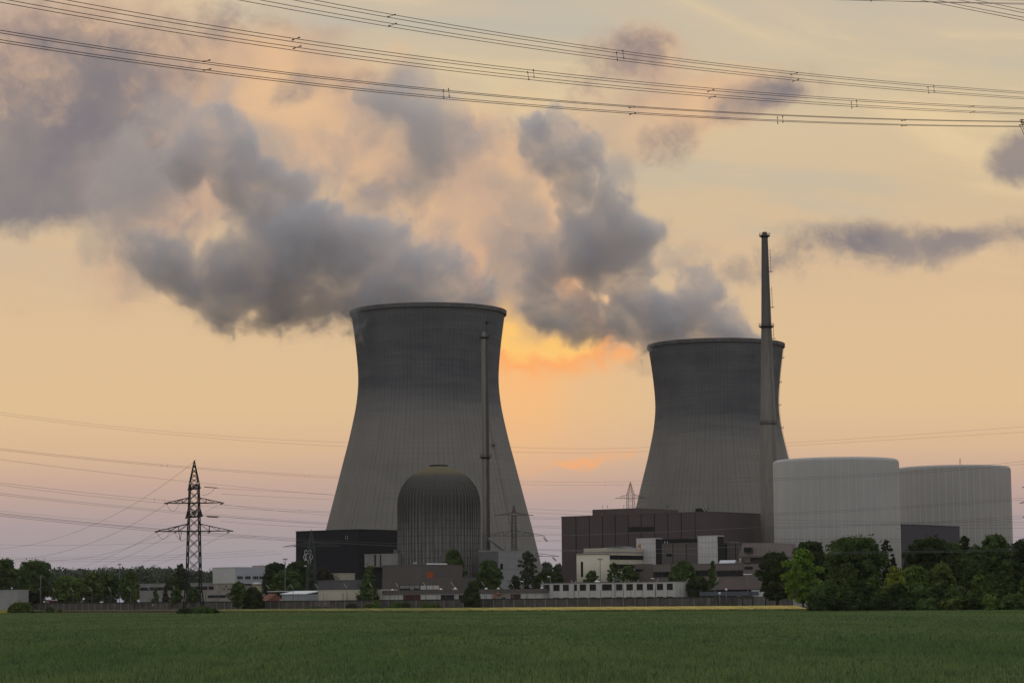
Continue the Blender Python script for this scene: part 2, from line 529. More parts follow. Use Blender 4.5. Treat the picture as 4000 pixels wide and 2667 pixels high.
# ------------------------------------------------------------------ steam
def steam_volume(name, label, Y, blobs, holes, voxel, dens, seed, soft=(0.08, 0.30), amp=(2.0, 1.25, 0.85), tint=(0.868, 0.866, 0.884, 1), size=(38.0, 15.0, 6.5)):
    """a cloud grid made from soft puffs (pixel place on the 2352 px photograph, radius in pixels) at distance Y, torn by noise"""
    sc = Y / (FPX / 1.70068)
    rng = random.Random(seed)
    pts = []
    for i, b in enumerate(blobs):
        off = b[3] if len(b) > 3 else rng.uniform(-0.5, 0.5) * b[2] * sc * 0.6
        c = at(b[0] * 1.70068, b[1] * 1.70068, Y + off)
        pts.append((c, b[2] * sc * 1.48))
    lo = Vector([min(c[i] - r * 1.15 for c, r in pts) for i in range(3)])
    hi = Vector([max(c[i] + r * 1.15 for c, r in pts) for i in range(3)])
    vd = bpy.data.volumes.new(name)
    o = bpy.data.objects.new(name, vd)
    COL.objects.link(o)
    mid = (lo + hi) / 2
    o.location = mid
    tag(o, label, 'steam plume', 'steam rising from the cooling towers', 'stuff')
    g = bpy.data.node_groups.new(name, 'GeometryNodeTree')
    g.interface.new_socket('Geometry', in_out='OUTPUT', socket_type='NodeSocketGeometry')
    G = NT(g)
    pos = G.n('GeometryNodeInputPosition').outputs[0]
    wn1 = G.n('ShaderNodeTexNoise')
    G.put(wn1.inputs['Vector'], G.v('ADD', pos, tuple(Vector((seed * 37.0, 11.0, 5.0)))))
    wn1.inputs['Scale'].default_value = 1 / 34.0
    wn1.inputs['Detail'].default_value = 3.0
    wp = G.v('ADD', pos, G.v('SCALE', G.v('SUBTRACT', wn1.outputs['Color'], (0.5, 0.5, 0.5)), s=size[0] * 1.1))
    acc = None
    for c, r in pts:
        d = G.v('DISTANCE', wp, tuple(c - mid))
        f = G.m('MULTIPLY_ADD', d, -1.0 / r, 1.0)
        acc = f if acc is None else G.m('SMOOTH_MAX', acc, f, 0.18)
    for hx, hy, hr in holes:
        # a slanting gap through the steam: distance from its axis, measured across the line of drift
        c = at(hx * 1.70068, hy * 1.70068, Y) - mid
        x, y, z = G.xyz(wp)[:3]
        ux, uz = G.m('SUBTRACT', x, c.x), G.m('SUBTRACT', z, c.z)
        ux = G.m('SUBTRACT', ux, G.m('MULTIPLY', y, 0.06))
        d = G.m('SQRT', G.m('ADD', G.m('MULTIPLY', ux, ux), G.m('MULTIPLY', uz, uz)))
        acc = G.m('SUBTRACT', acc, G.mr(d, hr * sc * 1.5, hr * sc * 0.3, 0.0, 0.5))
    sp = G.v('ADD', wp, tuple(Vector((seed * 17.0, 3.0, 9.0))))
    for k in range(3):
        q = G.noise(sp, 1 / size[k], (5, 4, 4)[k], 0.60, 0.2)
        if k:      # billows: rounded outside, creased inside
            q = G.m('SUBTRACT', 0.72, G.m('MULTIPLY', G.m('ABSOLUTE', G.m('SUBTRACT', q, 0.5)), 2.6))
        acc = G.m('ADD', acc, G.m('MULTIPLY', G.m('SUBTRACT', q, 0.5), amp[k] * (1.0 if not k else -0.55)))
    core = G.mr(acc, soft[0], soft[1])
    halo = G.mr(acc, soft[0] - 0.42, soft[1])
    thin = G.mr(G.noise(G.v('ADD', sp, (71.0, 13.0, 29.0)), 1 / 22.0, 5, 0.62, 0.3), 0.36, 0.62, 0.10, 1.0)
    core = G.m('MULTIPLY', core, thin)
    den = G.m('ADD', G.m('MULTIPLY', core, dens), G.m('MULTIPLY', G.m('MULTIPLY', halo, halo), 0.020))
    vc = G.n('GeometryNodeVolumeCube')
    G.put(vc.inputs['Density'], den)
    vc.inputs['Min'].default_value = lo - mid
    vc.inputs['Max'].default_value = hi - mid
    for i, ax in enumerate('XYZ'):
        vc.inputs['Resolution ' + ax].default_value = max(8, int((hi[i] - lo[i]) / voxel))
    sm = G.n('GeometryNodeSetMaterial')
    mt = bpy.data.materials.new(name + '_vapour')
    mt.use_nodes = True
    t = mt.node_tree
    t.nodes.clear()
    M = NT(t)
    pvn = M.n('ShaderNodeVolumePrincipled')
    pvn.inputs['Color'].default_value = tint
    pvn.inputs['Density'].default_value = 1.0
    pvn.inputs['Anisotropy'].default_value = 0.25
    t.links.new(pvn.outputs[0], M.n('ShaderNodeOutputMaterial').inputs['Volume'])
    sm.inputs['Material'].default_value = mt
    g.links.new(vc.outputs[0], sm.inputs[0])
    g.links.new(sm.outputs[0], G.n('NodeGroupOutput').inputs[0])
    vd.materials.append(mt)
    vd.render.step_size = 3.0
    md = o.modifiers.new('density', 'NODES')
    md.node_group = g
    return o


steam_volume('steam_plume', 'thick grey steam plume drifting left from the nearer cooling tower', 1300,
             [(1115, 705, 30, 0), (1095, 676, 42, 0), (1065, 645, 46, 0), (1090, 700, 44, 0), (1060, 680, 56, 0), (1030, 650, 60, 0), (985, 655, 76, 0), (1000, 690, 80, 0), (930, 660, 86, 0), (870, 650, 92, 0), (820, 640, 95), (770, 625, 98), (700, 640, 82), (690, 560, 100),
              (620, 500, 84), (555, 470, 64), (600, 410, 54), (520, 390, 66), (450, 345, 60), (520, 320, 46), (410, 400, 46), (390, 590, 76),
              (460, 655, 70), (530, 695, 42), (340, 560, 46), (560, 620, 66), (640, 670, 60), (720, 680, 46), (790, 500, 44), (1000, 610, 42), (840, 550, 40), (660, 430, 40)],
             [(485, 545, 28), (365, 470, 20), (600, 715, 22), (720, 430, 20)], 1.15, 0.14, 1)
steam_volume('steam_plume', 'broken grey steam column rising from the farther cooling tower beside the chimney', 1480,
             [(1720, 785, 34, 0), (1690, 770, 46, 0), (1640, 755, 60, 0), (1570, 745, 72, 0), (1600, 670, 48, 0), (1620, 640, 32), (1510, 745, 66, 0), (1430, 730, 64), (1370, 765, 42), (1325, 725, 46), (1440, 650, 54), (1400, 590, 72),
              (1320, 560, 64), (1255, 590, 46), (1440, 540, 60), (1400, 485, 58), (1310, 500, 46), (1310, 430, 46), (1300, 365, 62), (1235, 330, 52),
              (1340, 355, 44), (1225, 285, 40), (1290, 280, 32), (1455, 480, 36), (1250, 650, 34), (1270, 700, 36), (1350, 640, 40)],
             [(1325, 645, 26), (1540, 660, 28), (1400, 690, 18), (1240, 440, 24)], 1.2, 0.13, 2)
steam_volume('steam_plume', 'small detached dark puff of steam above the nearer cooling tower', 1420,
             [(985, 310, 48), (1025, 285, 38), (955, 275, 34), (1005, 360, 32), (890, 230, 38), (860, 215, 28), (930, 200, 30)], [], 1.4, 0.05, 3)

steam_volume('steam_veil', 'thin torn steam veil trailing off the upper left of the thick plume', 1330,
             [(330, 430, 70), (270, 520, 60), (420, 260, 62), (310, 340, 60), (620, 330, 52), (700, 420, 44), (250, 420, 50), (520, 250, 48), (330, 620, 40), (860, 480, 40), (900, 560, 36), (1000, 565, 34)],
             [], 1.9, 0.017, 5, amp=(2.4, 1.3, 0.7))
steam_volume('steam_veil', 'thin torn steam veil hanging left of the broken column, over the glow', 1500,
             [(1180, 600, 46), (1190, 690, 40), (1150, 520, 40), (1170, 420, 44), (1120, 340, 40), (1200, 480, 40), (1240, 760, 30), (1480, 580, 30), (1420, 400, 30), (1560, 610, 24), (1470, 830, 22)],
             [], 1.9, 0.014, 6, amp=(2.4, 1.3, 0.7))
steam_volume('steam_veil', 'thin steam shreds around the small detached dark puff', 1440,
             [(900, 240, 60), (1000, 340, 66), (860, 300, 44), (1070, 330, 40), (950, 200, 44), (980, 410, 40), (780, 340, 36)],
             [], 1.9, 0.016, 7, amp=(2.4, 1.3, 0.7))


# ------------------------------------------------------------------ building helpers
def seamed(name, c, step, seam, var=0.08, axis='wall', hstep=0.0, width=0.05, rough=0.7, dirt=0.25, soft_scale=0.08, seam_f=1.0):
    """cladding with upright seams every `step` metres (along the street grid or round an upright axis) and, if asked, level joints"""
    def fn(N):
        if axis == 'round':
            p = N.n('ShaderNodeTexCoord').outputs['Object']
            x, y, z = N.xyz(p)[:3]
            s = N.m('MULTIPLY', N.m('ARCTAN2', y, x), step / (2 * math.pi))
            k = 1.0
        else:
            p = N.n('ShaderNodeNewGeometry').outputs['Position']
            x, y, z = N.xyz(p)[:3]
            nx, ny, nz = N.xyz(N.n('ShaderNodeNewGeometry').outputs['Normal'])[:3]
            along_a = N.m('ADD', N.m('MULTIPLY', x, GA.x), N.m('MULTIPLY', y, GA.y))
            along_b = N.m('ADD', N.m('MULTIPLY', x, GB.x), N.m('MULTIPLY', y, GB.y))
            da = N.m('ABSOLUTE', N.m('ADD', N.m('MULTIPLY', nx, GA.x), N.m('MULTIPLY', ny, GA.y)))
            pick = N.m('GREATER_THAN', da, 0.7)
            s = N.m('ADD', N.m('MULTIPLY', along_b, pick), N.m('MULTIPLY', along_a, N.m('SUBTRACT', 1.0, pick)))
            s = N.m('MULTIPLY', s, 1.0 / step)
        n = N.noise(p, soft_scale, 5, 0.6)
        lo = tuple(v * (1 - var) for v in c[:3]) + (1,)
        hi = tuple(min(1, v * (1 + var)) for v in c[:3]) + (1,)
        col = N.mix(N.mr(n, 0.3, 0.7), lo, hi)
        # each panel a touch different
        pn = N.noise(N.vec(N.m('FLOOR', s), 0.0, 0.0), 7.31, 0)
        col = N.mix(N.m('MULTIPLY', N.mr(pn, 0.3, 0.7), 0.18), col, tuple(v * 0.72 for v in c[:3]) + (1,))
        st = N.noise(N.vec(N.m('MULTIPLY', s, step if axis != 'round' else 3.0), 0.0, N.m('MULTIPLY', z, 0.05)), 1.3, 4, 0.65)
        col = N.mix(N.m('MULTIPLY', N.mr(st, 0.5, 0.8), dirt), col, tuple(v * 0.5 for v in c[:3]) + (1,))
        f = N.m('ABSOLUTE', N.m('SUBTRACT', N.m('FRACT', s), 0.5))
        col = N.mix(N.m('MULTIPLY', N.m('LESS_THAN', f, width), seam_f), col, seam)
        if hstep:
            f = N.m('ABSOLUTE', N.m('SUBTRACT', N.m('FRACT', N.m('MULTIPLY', z, 1.0 / hstep)), 0.5))
            col = N.mix(N.m('MULTIPLY', N.m('LESS_THAN', f, 0.05), 0.55), col, seam)
        return col
    return material(name, fn, rough, 0.25)


M_BROWN = seamed('brown_metal_cladding', (0.105, 0.082, 0.079, 1), 1.1, (0.068, 0.054, 0.053, 1), width=0.10, dirt=0.25)
M_BROWN2 = seamed('grey_brown_cladding', (0.120, 0.104, 0.097, 1), 1.2, (0.078, 0.068, 0.064, 1), width=0.08)
M_BROWN3 = seamed('pale_brown_cladding', (0.175, 0.150, 0.138, 1), 1.6, (0.12, 0.10, 0.095, 1), width=0.06)
M_BLACK = seamed('black_metal_cladding', (0.0100, 0.0095, 0.0145, 1), 1.4, (0.006, 0.006, 0.009, 1), width=0.08, dirt=0.2)
M_PURPLE = seamed('violet_grey_cladding', (0.070, 0.064, 0.078, 1), 1.5, (0.052, 0.048, 0.06, 1), width=0.06)
M_WHITEC = seamed('white_stair_cladding', (0.52, 0.51, 0.50, 1), 1.6, (0.33, 0.33, 0.34, 1), hstep=5.2, width=0.05, dirt=0.3)
M_TANK = seamed('pale_reactor_cladding', (0.43, 0.42, 0.40, 1), 52, (0.54, 0.53, 0.505, 1), axis='round', width=0.025, dirt=0.10, soft_scale=0.03, seam_f=0.65)
M_CREAM = plain('cream_plaster', (0.50, 0.465, 0.37, 1), 0.06, 0.15, 0.85, 0.2, streak=0.25)
M_CREAM2 = plain('pale_yellow_plaster', (0.42, 0.40, 0.31, 1), 0.06, 0.2, 0.85, 0.2, streak=0.25)
M_OFFICE = seamed('off_white_office_panels', (0.50, 0.50, 0.475, 1), 2.9, (0.36, 0.36, 0.35, 1), width=0.02, dirt=0.2)
M_BLUEWHITE = plain('bluish_white_plaster', (0.40, 0.42, 0.47, 1), 0.06, 0.15, 0.8, 0.2, streak=0.15)
M_GREYWHITE = plain('greyish_white_plaster', (0.47, 0.47, 0.45, 1), 0.06, 0.15, 0.8, 0.2, streak=0.2)
M_BEIGE = plain('beige_render', (0.29, 0.265, 0.235, 1), 0.08, 0.2, 0.9, 0.2, streak=0.3)
M_CONC = plain('grey_concrete', (0.235, 0.232, 0.225, 1), 0.12, 0.12, 0.9, 0.15, streak=0.35)
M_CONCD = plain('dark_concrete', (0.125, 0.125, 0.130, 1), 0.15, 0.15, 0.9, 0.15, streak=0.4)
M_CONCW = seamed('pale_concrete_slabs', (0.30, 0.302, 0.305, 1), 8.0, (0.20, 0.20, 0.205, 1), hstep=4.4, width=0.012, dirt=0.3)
M_WALL = plain('wall_concrete', (0.098, 0.090, 0.082, 1), 0.2, 0.35, 0.95, 0.1, streak=0.45)
M_POST = plain('pale_concrete_post', (0.20, 0.185, 0.155, 1), 0.2, 0.5, 0.95, 0.1)
M_COPING = plain('dark_wall_coping', (0.050, 0.048, 0.046, 1), 0.2, 0.5, 0.95, 0.1)
M_GLASS = plain('dark_window_glass', (0.010, 0.011, 0.014, 1), 0.35, 0.35, 0.2, 0.22)
M_FRAME = plain('pale_window_frame', (0.42, 0.41, 0.40, 1), 0.1, 1.0, 0.6, 0.3)
M_DFRAME = plain('dark_window_frame', (0.035, 0.034, 0.034, 1), 0.1, 1.0, 0.6, 0.3)
M_RFRAME = plain('red_window_frame', (0.20, 0.030, 0.025, 1), 0.1, 1.0, 0.6, 0.3)
M_SEAM = plain('dark_joint', (0.028, 0.025, 0.026, 1), 0.1, 1.0, 0.9, 0.1)
M_ORANGE = plain('orange_paint', (0.36, 0.072, 0.018, 1), 0.1, 0.6, 0.6, 0.3)
M_ROOF = plain('roof_gravel', (0.15, 0.145, 0.14, 1), 0.2, 0.6, 0.95, 0.1)
M_WHITE = plain('white_enamel', (0.72, 0.73, 0.74, 1), 0.05, 0.5, 0.5, 0.4)
M_GALV = plain('galvanised_steel', (0.22, 0.23, 0.245, 1), 0.15, 0.8, 0.45, 0.5, 0.5)
M_REDROOF = plain('red_clay_roof', (0.185, 0.075, 0.052, 1), 0.2, 0.5, 0.9, 0.2)
M_BROWNROOF = seamed('brown_metal_roof', (0.092, 0.066, 0.060, 1), 0.8, (0.06, 0.045, 0.04, 1), width=0.12)
M_DARKRED = plain('dark_red_shutter', (0.065, 0.022, 0.020, 1), 0.2, 0.5, 0.8, 0.2)
M_BLUEGREY = plain('blue_grey_canopy', (0.085, 0.105, 0.125, 1), 0.1, 0.5, 0.6, 0.3)
M_SHEDGREY = plain('bluish_grey_shed_panels', (0.30, 0.33, 0.34, 1), 0.06, 0.2, 0.7, 0.3, streak=0.2)


def solve(f, target, lo, hi):
    a, b = f(lo) - target, f(hi) - target
    for _ in range(50):
        m = 0.5 * (lo + hi)
        c = f(m) - target
        if (c > 0) == (a > 0): lo, a = m, c
        else: hi = m
    return 0.5 * (lo + hi)


class House:
    """block on the street grid: its nearest upright edge stands at pixel (pc, py_top), distance Y; its left wall runs back to pl, its right wall to pr"""
    def __init__(self, pc, py, Y, pl, pr, da=GA, db=GB):
        c = at(pc, py, Y)
        self.a, self.b = da, db
        self.z = c.z
        self.c = Vector((c.x, c.y, 0))
        self.La = solve(lambda L: proj(c - da * L)[0], pl, 0, 400) if pl is not None and pl < pc - 0.5 else 0.0
        self.Lb = solve(lambda L: proj(c + db * L)[0], pr, 0, 400) if pr is not None and pr > pc + 0.5 else 0.0
    def foot(self, La=None, Lb=None, grow=0.0, back=None):
        La = self.La if La is None else La
        Lb = self.Lb if Lb is None else Lb
        if back is not None:
            Lb = max(Lb, back)
        c, a, b, g = self.c, self.a, self.b, grow
        return [c + a * g - b * g, c - a * (La + g) - b * g, c - a * (La + g) + b * (Lb + g), c + a * g + b * (Lb + g)][::-1]
    def left_pt(self, px, py):          # a pixel on the left wall -> (metres from the near edge, height)
        return self._hit(px, py, self.a)
    def _hit(self, px, py, d, c=None):
        c = self.c if c is None else c
        r = ray(px, py)
        # solve t*r.xy = c.xy + s*d.xy
        det = r.x * -d.y + r.y * d.x
        t = (c.x * -d.y + c.y * d.x) / det
        p = Vector((0, 0, CAM_Z)) + r * t
        return (p - c).dot(d), p.z
    def panel(self, m, side, px0, py0, px1, py1, proud=0.06, level=True):
        """adds to MB m a slab covering that pixel rectangle of the left ('a') or right ('b') wall; returns its place"""
        d, n = (self.a, -self.b) if side == 'a' else (self.b, self.a)
        s0, zt0 = self._hit(px0, py0, d)
        s1, zt1 = self._hit(px1, py0, d)
        _, zb0 = self._hit(px0, py1, d)
        _, zb1 = self._hit(px1, py1, d)
        zt, zb = 0.5 * (zt0 + zt1), 0.5 * (zb0 + zb1)
        o = self.c + d * s0 - n * 0.05 + Vector((0, 0, zb))
        if m is not None:
            m.box(o, n * (0.05 + proud), d * (s1 - s0), Vector((0, 0, zt - zb)))
        return d, n, s0, s1, zb, zt
    def window(self, root, side, px0, py0, px1, py1, frame=None, glass=None, fw=0.16, bars=0, proud=0.05, name='window', label=None):
        d, n, s0, s1, zb, zt = self.panel(None, side, px0, py0, px1, py1)
        o = self.c + d * s0 + Vector((0, 0, zb))
        w, h = s1 - s0, zt - zb
        up = Vector((0, 0, 1))
        m = MB()
        q = n * (proud + 0.09)
        m.box(o - n * 0.05, q, d * w, up * fw)
        m.box(o - n * 0.05 + up * (h - fw), q, d * w, up * fw)
        m.box(o - n * 0.05 + up * fw, q, d * fw, up * (h - 2 * fw))
        m.box(o - n * 0.05 + d * (w - fw) + up * fw, q, d * fw, up * (h - 2 * fw))
        for i in range(bars):
            m.box(o - n * 0.05 + d * (w * (i + 1) / (bars + 1) - fw * 0.4) + up * fw, q, d * fw * 0.8, up * (h - 2 * fw))
        f = m.build(name, frame or M_FRAME, root)
        if label: f['label'] = label
        g = MB()
        g.box(o - n * 0.04 + d * fw * 0.9 + up * fw * 0.9, n * (0.04 + proud * 0.6), d * (w - 1.8 * fw), up * (h - 1.8 * fw))
        g.build('pane', glass or M_GLASS, f)
        return f


def block(name, label, cat, h, mat, z0=0.0, back=None, coping=0.35, group=None, roofmat=None, part='walls'):
    root = empty(name, h.c, label, cat, group)
    m = MB()
    m.prism([(p.x, p.y) for p in h.foot(back=back)], z0, h.z)
    m.build(part, mat, root)
    if coping:
        m = MB()
        m.prism([(p.x, p.y) for p in h.foot(grow=0.12, back=back)], h.z - coping * 0.5, h.z + coping * 0.5)
        m.build('roof', roofmat or mat, root)
    h.root = root
    return root


# ------------------------------------------------------------------ old unit on the left: black hall, dome, chimney
H = House(1402, 2067, 1060, 1156, 1600)
r_ = block('turbine_hall', 'tall windowless black hall left of the ribbed reactor dome', 'hall', H, M_BLACK, roofmat=M_BLACK)
H.window(r_, 'a', 1350, 2092, 1359, 2105, fw=0.12)
# emblem of three crossed orbits fixed to the left wall
s_, z_ = H._hit(1207, 2174, H.a)
cen = H.c + H.a * s_ - H.b * 0.5 + Vector((0, 0, z_))
em = empty('atom_emblem', cen - Vector(r_.location))
em.parent = r_
for k, ang in enumerate((90, 28, 152)):
    an = math.radians(ang - 90 if ang == 90 else ang)
    pts = []
    for i in range(40):
        t = 2 * math.pi * i / 40
        ex, ez = 3.35 * math.cos(t), 1.15 * math.sin(t)
        if k == 0: ex, ez = 2.75 * math.cos(t), 1.55 * math.sin(t)
        else: an = math.radians(62 if k == 1 else 118)
        xx = ex * math.cos(an) - ez * math.sin(an)
        zz = ex * math.sin(an) + ez * math.cos(an)
        pts.append(cen + H.a * xx - H.b * (0.1 + 0.12 * k) + Vector((0, 0, zz)))
    m = MB()
    m.tube(pts, 0.11, 6, closed=True)
    m.build('orbit_ring', M_WHITE, em)

c = at(1714, 1900, 1010)
dome_c = Vector((c.x, c.y, 0))
RD = (1872 - 1557) / 2 / FPX * 1010


def dome_mat(N):
    p = N.n('ShaderNodeTexCoord').outputs['Object']
    x, y, z = N.xyz(p)[:3]
    ang = N.m('ARCTAN2', y, x)
    sa = N.m('MULTIPLY', ang, 9.0)
    st = N.noise(N.vec(sa, 2.0, N.m('MULTIPLY', z, 0.03)), 2.0, 6, 0.72)
    bl = N.noise(p, 0.10, 5, 0.6)
    col = N.mix(N.mr(st, 0.34, 0.68), (0.225, 0.220, 0.205, 1), (0.120, 0.118, 0.112, 1))
    col = N.mix(N.mr(N.m('ADD', z, N.m('MULTIPLY', N.m('SUBTRACT', bl, 0.5), 14.0)), 24.0, 46.0, 0.0, 0.85), col, (0.072, 0.068, 0.064, 1))
    moss = N.mr(N.m('ADD', z, N.m('MULTIPLY', N.m('SUBTRACT', st, 0.5), 9.0)), 53.0, 57.5)
    col = N.mix(N.m('MULTIPLY', moss, 0.85), col, (0.165, 0.140, 0.068, 1))
    fz = N.m('ABSOLUTE', N.m('SUBTRACT', N.m('FRACT', N.m('MULTIPLY', z, 1 / 3.1)), 0.5))
    col = N.mix(N.m('MULTIPLY', N.m('LESS_THAN', fz, 0.07), 0.35), col, (0.06, 0.06, 0.06, 1))
    return col


M_DOME = material('stained_dome_concrete', dome_mat, 0.92, 0.1)
rd = empty('reactor_dome', dome_c, 'stained grey domed reactor building with upright ribs in front of the nearer tower', 'reactor building')
ztop = at(1714, 1818, 1010).z
zsh = ztop - RD * 0.93
prof = [(RD, 0), (RD, zsh * 0.5), (RD, zsh)]
for i in range(1, 15):
    t = i / 15 * math.pi / 2
    prof.append((RD * math.cos(t), zsh + RD * 0.93 * math.sin(t)))
prof.append((3.2, ztop - 0.35))
m = MB(); m.lathe((dome_c.x, dome_c.y), prof, 96); m.build('shell', M_DOME, rd)
m = MB()
for i in range(66):
    t = 2 * math.pi * i / 66
    d = Vector((math.cos(t), math.sin(t), 0)); e = Vector((-math.sin(t), math.cos(t), 0))
    m.box(dome_c + d * (RD - 0.1) - e * 0.30, d * 0.65, e * 0.60, Vector((0, 0, zsh)))
    # rib tapering away up the haunch of the dome
    for j in range(6):
        t0, t1 = math.radians(j * 8.5), math.radians((j + 1) * 8.5)
        q0, q1 = [dome_c + d * (RD + 0.22 - 0.06 * (j + g)) * math.cos(tt) + Vector((0, 0, zsh + (RD * 0.93 + 0.22 - 0.06 * (j + g)) * math.sin(tt))) for g, tt in ((0, t0), (1, t1))]
        m.bar(q0, q1, 0.42 - 0.035 * j, 0.42 - 0.035 * (j + 1))
m.build('ribs', M_DOME, rd)
m = MB(); m.lathe((dome_c.x, dome_c.y), [(4.0, ztop - 0.9), (4.0, ztop - 0.1), (3.6, ztop + 0.25)], 32); m.build('roof_cap', M_SEAM, rd)


def chimney(label, Y, rows, platforms, mat, ladders=()):
    """rows: (py, px_left, px_right)"""
    c0 = at((rows[0][1] + rows[0][2]) / 2, rows[0][0], Y)
    loc = Vector((c0.x, c0.y, 0))
    root = empty('chimney', loc, label, 'chimney')
    prof = []
    for py, l, r in rows[::-1]:
        prof.append(((r - l) / 2 / FPX * Y, at((l + r) / 2, py, Y).z))
    prof = [(prof[0][0] + prof[0][1] * 0.006, 0.0)] + prof
    m = MB(); m.lathe((loc.x, loc.y), prof, 40)
    m.lathe((loc.x, loc.y), [(prof[-1][0] * 0.75, prof[-1][1]), (prof[-1][0] * 0.75, prof[-1][1] + 0.8)], 24)
    m.build('shaft', mat, root)
    zs = [q[1] for q in prof]; rs = [q[0] for q in prof]
    for py, wpx in platforms:
        z = at((rows[0][1] + rows[0][2]) / 2, py, Y).z
        r0 = float(np.interp(z, zs, rs)); r1 = wpx / 2 / FPX * Y
        m = MB()
        m.lathe((loc.x, loc.y), [(r0 - 0.05, z - 0.9), (r1 - 0.3, z - 0.25), (r1, z - 0.2), (r1, z + 0.05), (r0 - 0.05, z + 0.05)], 32, cap=False, sm=False)
        for i in range(18):
            t = 2 * math.pi * i / 18
            p = Vector((loc.x + r1 * 0.97 * math.cos(t), loc.y + r1 * 0.97 * math.sin(t), z))
            m.bar(p, p + Vector((0, 0, 1.15)), 0.05)
        for zz in (0.6, 1.15):
            m.tube([(loc.x + r1 * 0.97 * math.cos(2 * math.pi * i / 24), loc.y + r1 * 0.97 * math.sin(2 * math.pi * i / 24), z + zz) for i in range(24)], 0.05, 4, closed=True)
        m.build('platform', M_STEEL, root)
    for py0, py1 in ladders:
        z0, z1 = at(2000, py1, Y).z, at(2000, py0, Y).z
        m = MB()
        a = math.radians(-4)
        for s in (-0.35, 0.35):
            m.tube([(loc.x + (float(np.interp(z, zs, rs)) + 0.75) * math.cos(a) - s * math.sin(a), loc.y + (float(np.interp(z, zs, rs)) + 0.75) * math.sin(a) + s, z) for z in np.linspace(z0, z1, 8)], 0.07, 4)
        for z in np.arange(z0, z1, 1.5):
            rr = float(np.interp(z, zs, rs))
            m.bar((loc.x + rr - 0.1, loc.y, z), (loc.x + rr + 0.85, loc.y, z), 0.05)
        m.box((loc.x + float(np.interp(z0, zs, rs)), loc.y - 0.8, z0 - 0.2), (1.4, 0, 0), (0, 1.6, 0), (0, 0, 0.15))
        m.build('ladder', M_STEEL, root)
    return root


def chim_mat(name, dark_z, seed, side_az=None):
    def fn(N):
        p = N.n('ShaderNodeTexCoord').outputs['Object']
        x, y, z = N.xyz(p)[:3]
        ang = N.m('ARCTAN2', y, x)
        n = N.noise(N.vec(N.m('MULTIPLY', ang, 1.5), seed, N.m('MULTIPLY', z, 0.06)), 2.0, 6, 0.65)
        col = N.mix(N.mr(n, 0.3, 0.7), (0.25, 0.232, 0.205, 1), (0.19, 0.18, 0.163, 1))
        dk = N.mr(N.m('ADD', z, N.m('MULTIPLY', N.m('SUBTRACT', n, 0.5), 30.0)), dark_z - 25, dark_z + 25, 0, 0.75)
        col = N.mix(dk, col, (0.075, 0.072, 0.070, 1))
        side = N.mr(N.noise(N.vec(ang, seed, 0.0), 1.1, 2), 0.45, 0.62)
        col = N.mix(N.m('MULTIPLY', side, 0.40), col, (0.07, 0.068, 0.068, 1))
        if side_az is not None:     # darker on the side facing side_az, with a ragged edge
            side_face = N.m('ADD', N.m('COSINE', N.m('SUBTRACT', ang, side_az)), N.m('MULTIPLY', N.m('SUBTRACT', n, 0.5), 0.5))
            col = N.mix(N.mr(side_face, 0.55, 0.75, 0.0, 0.8), col, (0.055, 0.054, 0.055, 1))
        return col
    return material(name, fn, 0.9, 0.15)


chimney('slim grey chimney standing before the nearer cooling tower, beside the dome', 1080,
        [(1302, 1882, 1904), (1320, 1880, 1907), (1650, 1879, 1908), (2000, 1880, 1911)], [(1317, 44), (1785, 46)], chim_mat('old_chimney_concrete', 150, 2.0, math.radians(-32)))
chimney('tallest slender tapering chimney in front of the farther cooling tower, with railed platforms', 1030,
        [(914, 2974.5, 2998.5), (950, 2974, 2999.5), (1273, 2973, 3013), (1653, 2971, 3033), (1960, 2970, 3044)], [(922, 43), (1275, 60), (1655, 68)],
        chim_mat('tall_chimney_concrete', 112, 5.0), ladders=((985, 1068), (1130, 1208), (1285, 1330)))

# grey bridging block and its neighbours
H = House(1553, 2162, 1000, 1424, 1600)
r_ = block('link_building', 'windowless grey concrete block bridging between black hall and dome', 'building', H, M_CONC, z0=at(1500, 2212, 1000).z)
m = MB(); H.panel(m, 'a', 1462, 2164, 1469, 2211); m.build('joint', M_SEAM, r_)
m = MB(); H.panel(m, 'a', 1484, 2164, 1489, 2211); m.build('joint', M_SEAM, r_)
m = MB(); m.prism([(p.x, p.y) for p in [H.c - GA * (H.La - 3) + GB * 2, H.c - GA * 2 + GB * 2, H.c - GA * 2 + GB * 14, H.c - GA * (H.La - 3) + GB * 14]], 0, at(1500, 2212, 1000).z + 0.02); m.build('undercroft', M_BLACK, r_)
H = House(1556, 2147, 1004, 1537, 1590)
block('roof_cabin', 'little grey concrete cabin on top of the bridging block by the dome', 'cabin', H, M_CONCD, z0=at(1545, 2162, 1004).z + 0.3)

H = House(1335, 2239, 985, 1262, 1338)
r_ = block('annex', 'small cream annex with tiny windows against the black hall', 'building', H, M_CREAM2, back=8)
H.window(r_, 'a', 1297, 2256, 1307, 2262, frame=M_DFRAME, fw=0.1)
H.window(r_, 'a', 1319, 2256, 1323, 2261, frame=M_DFRAME, fw=0.08)
H.window(r_, 'a', 1311, 2250, 1315, 2254, frame=M_DFRAME, fw=0.08)
H = House(1396, 2265, 955, 1240, 1400)
block('grey_block', 'plain low grey block below the small cream annex', 'building', H, M_CONCD, back=10)

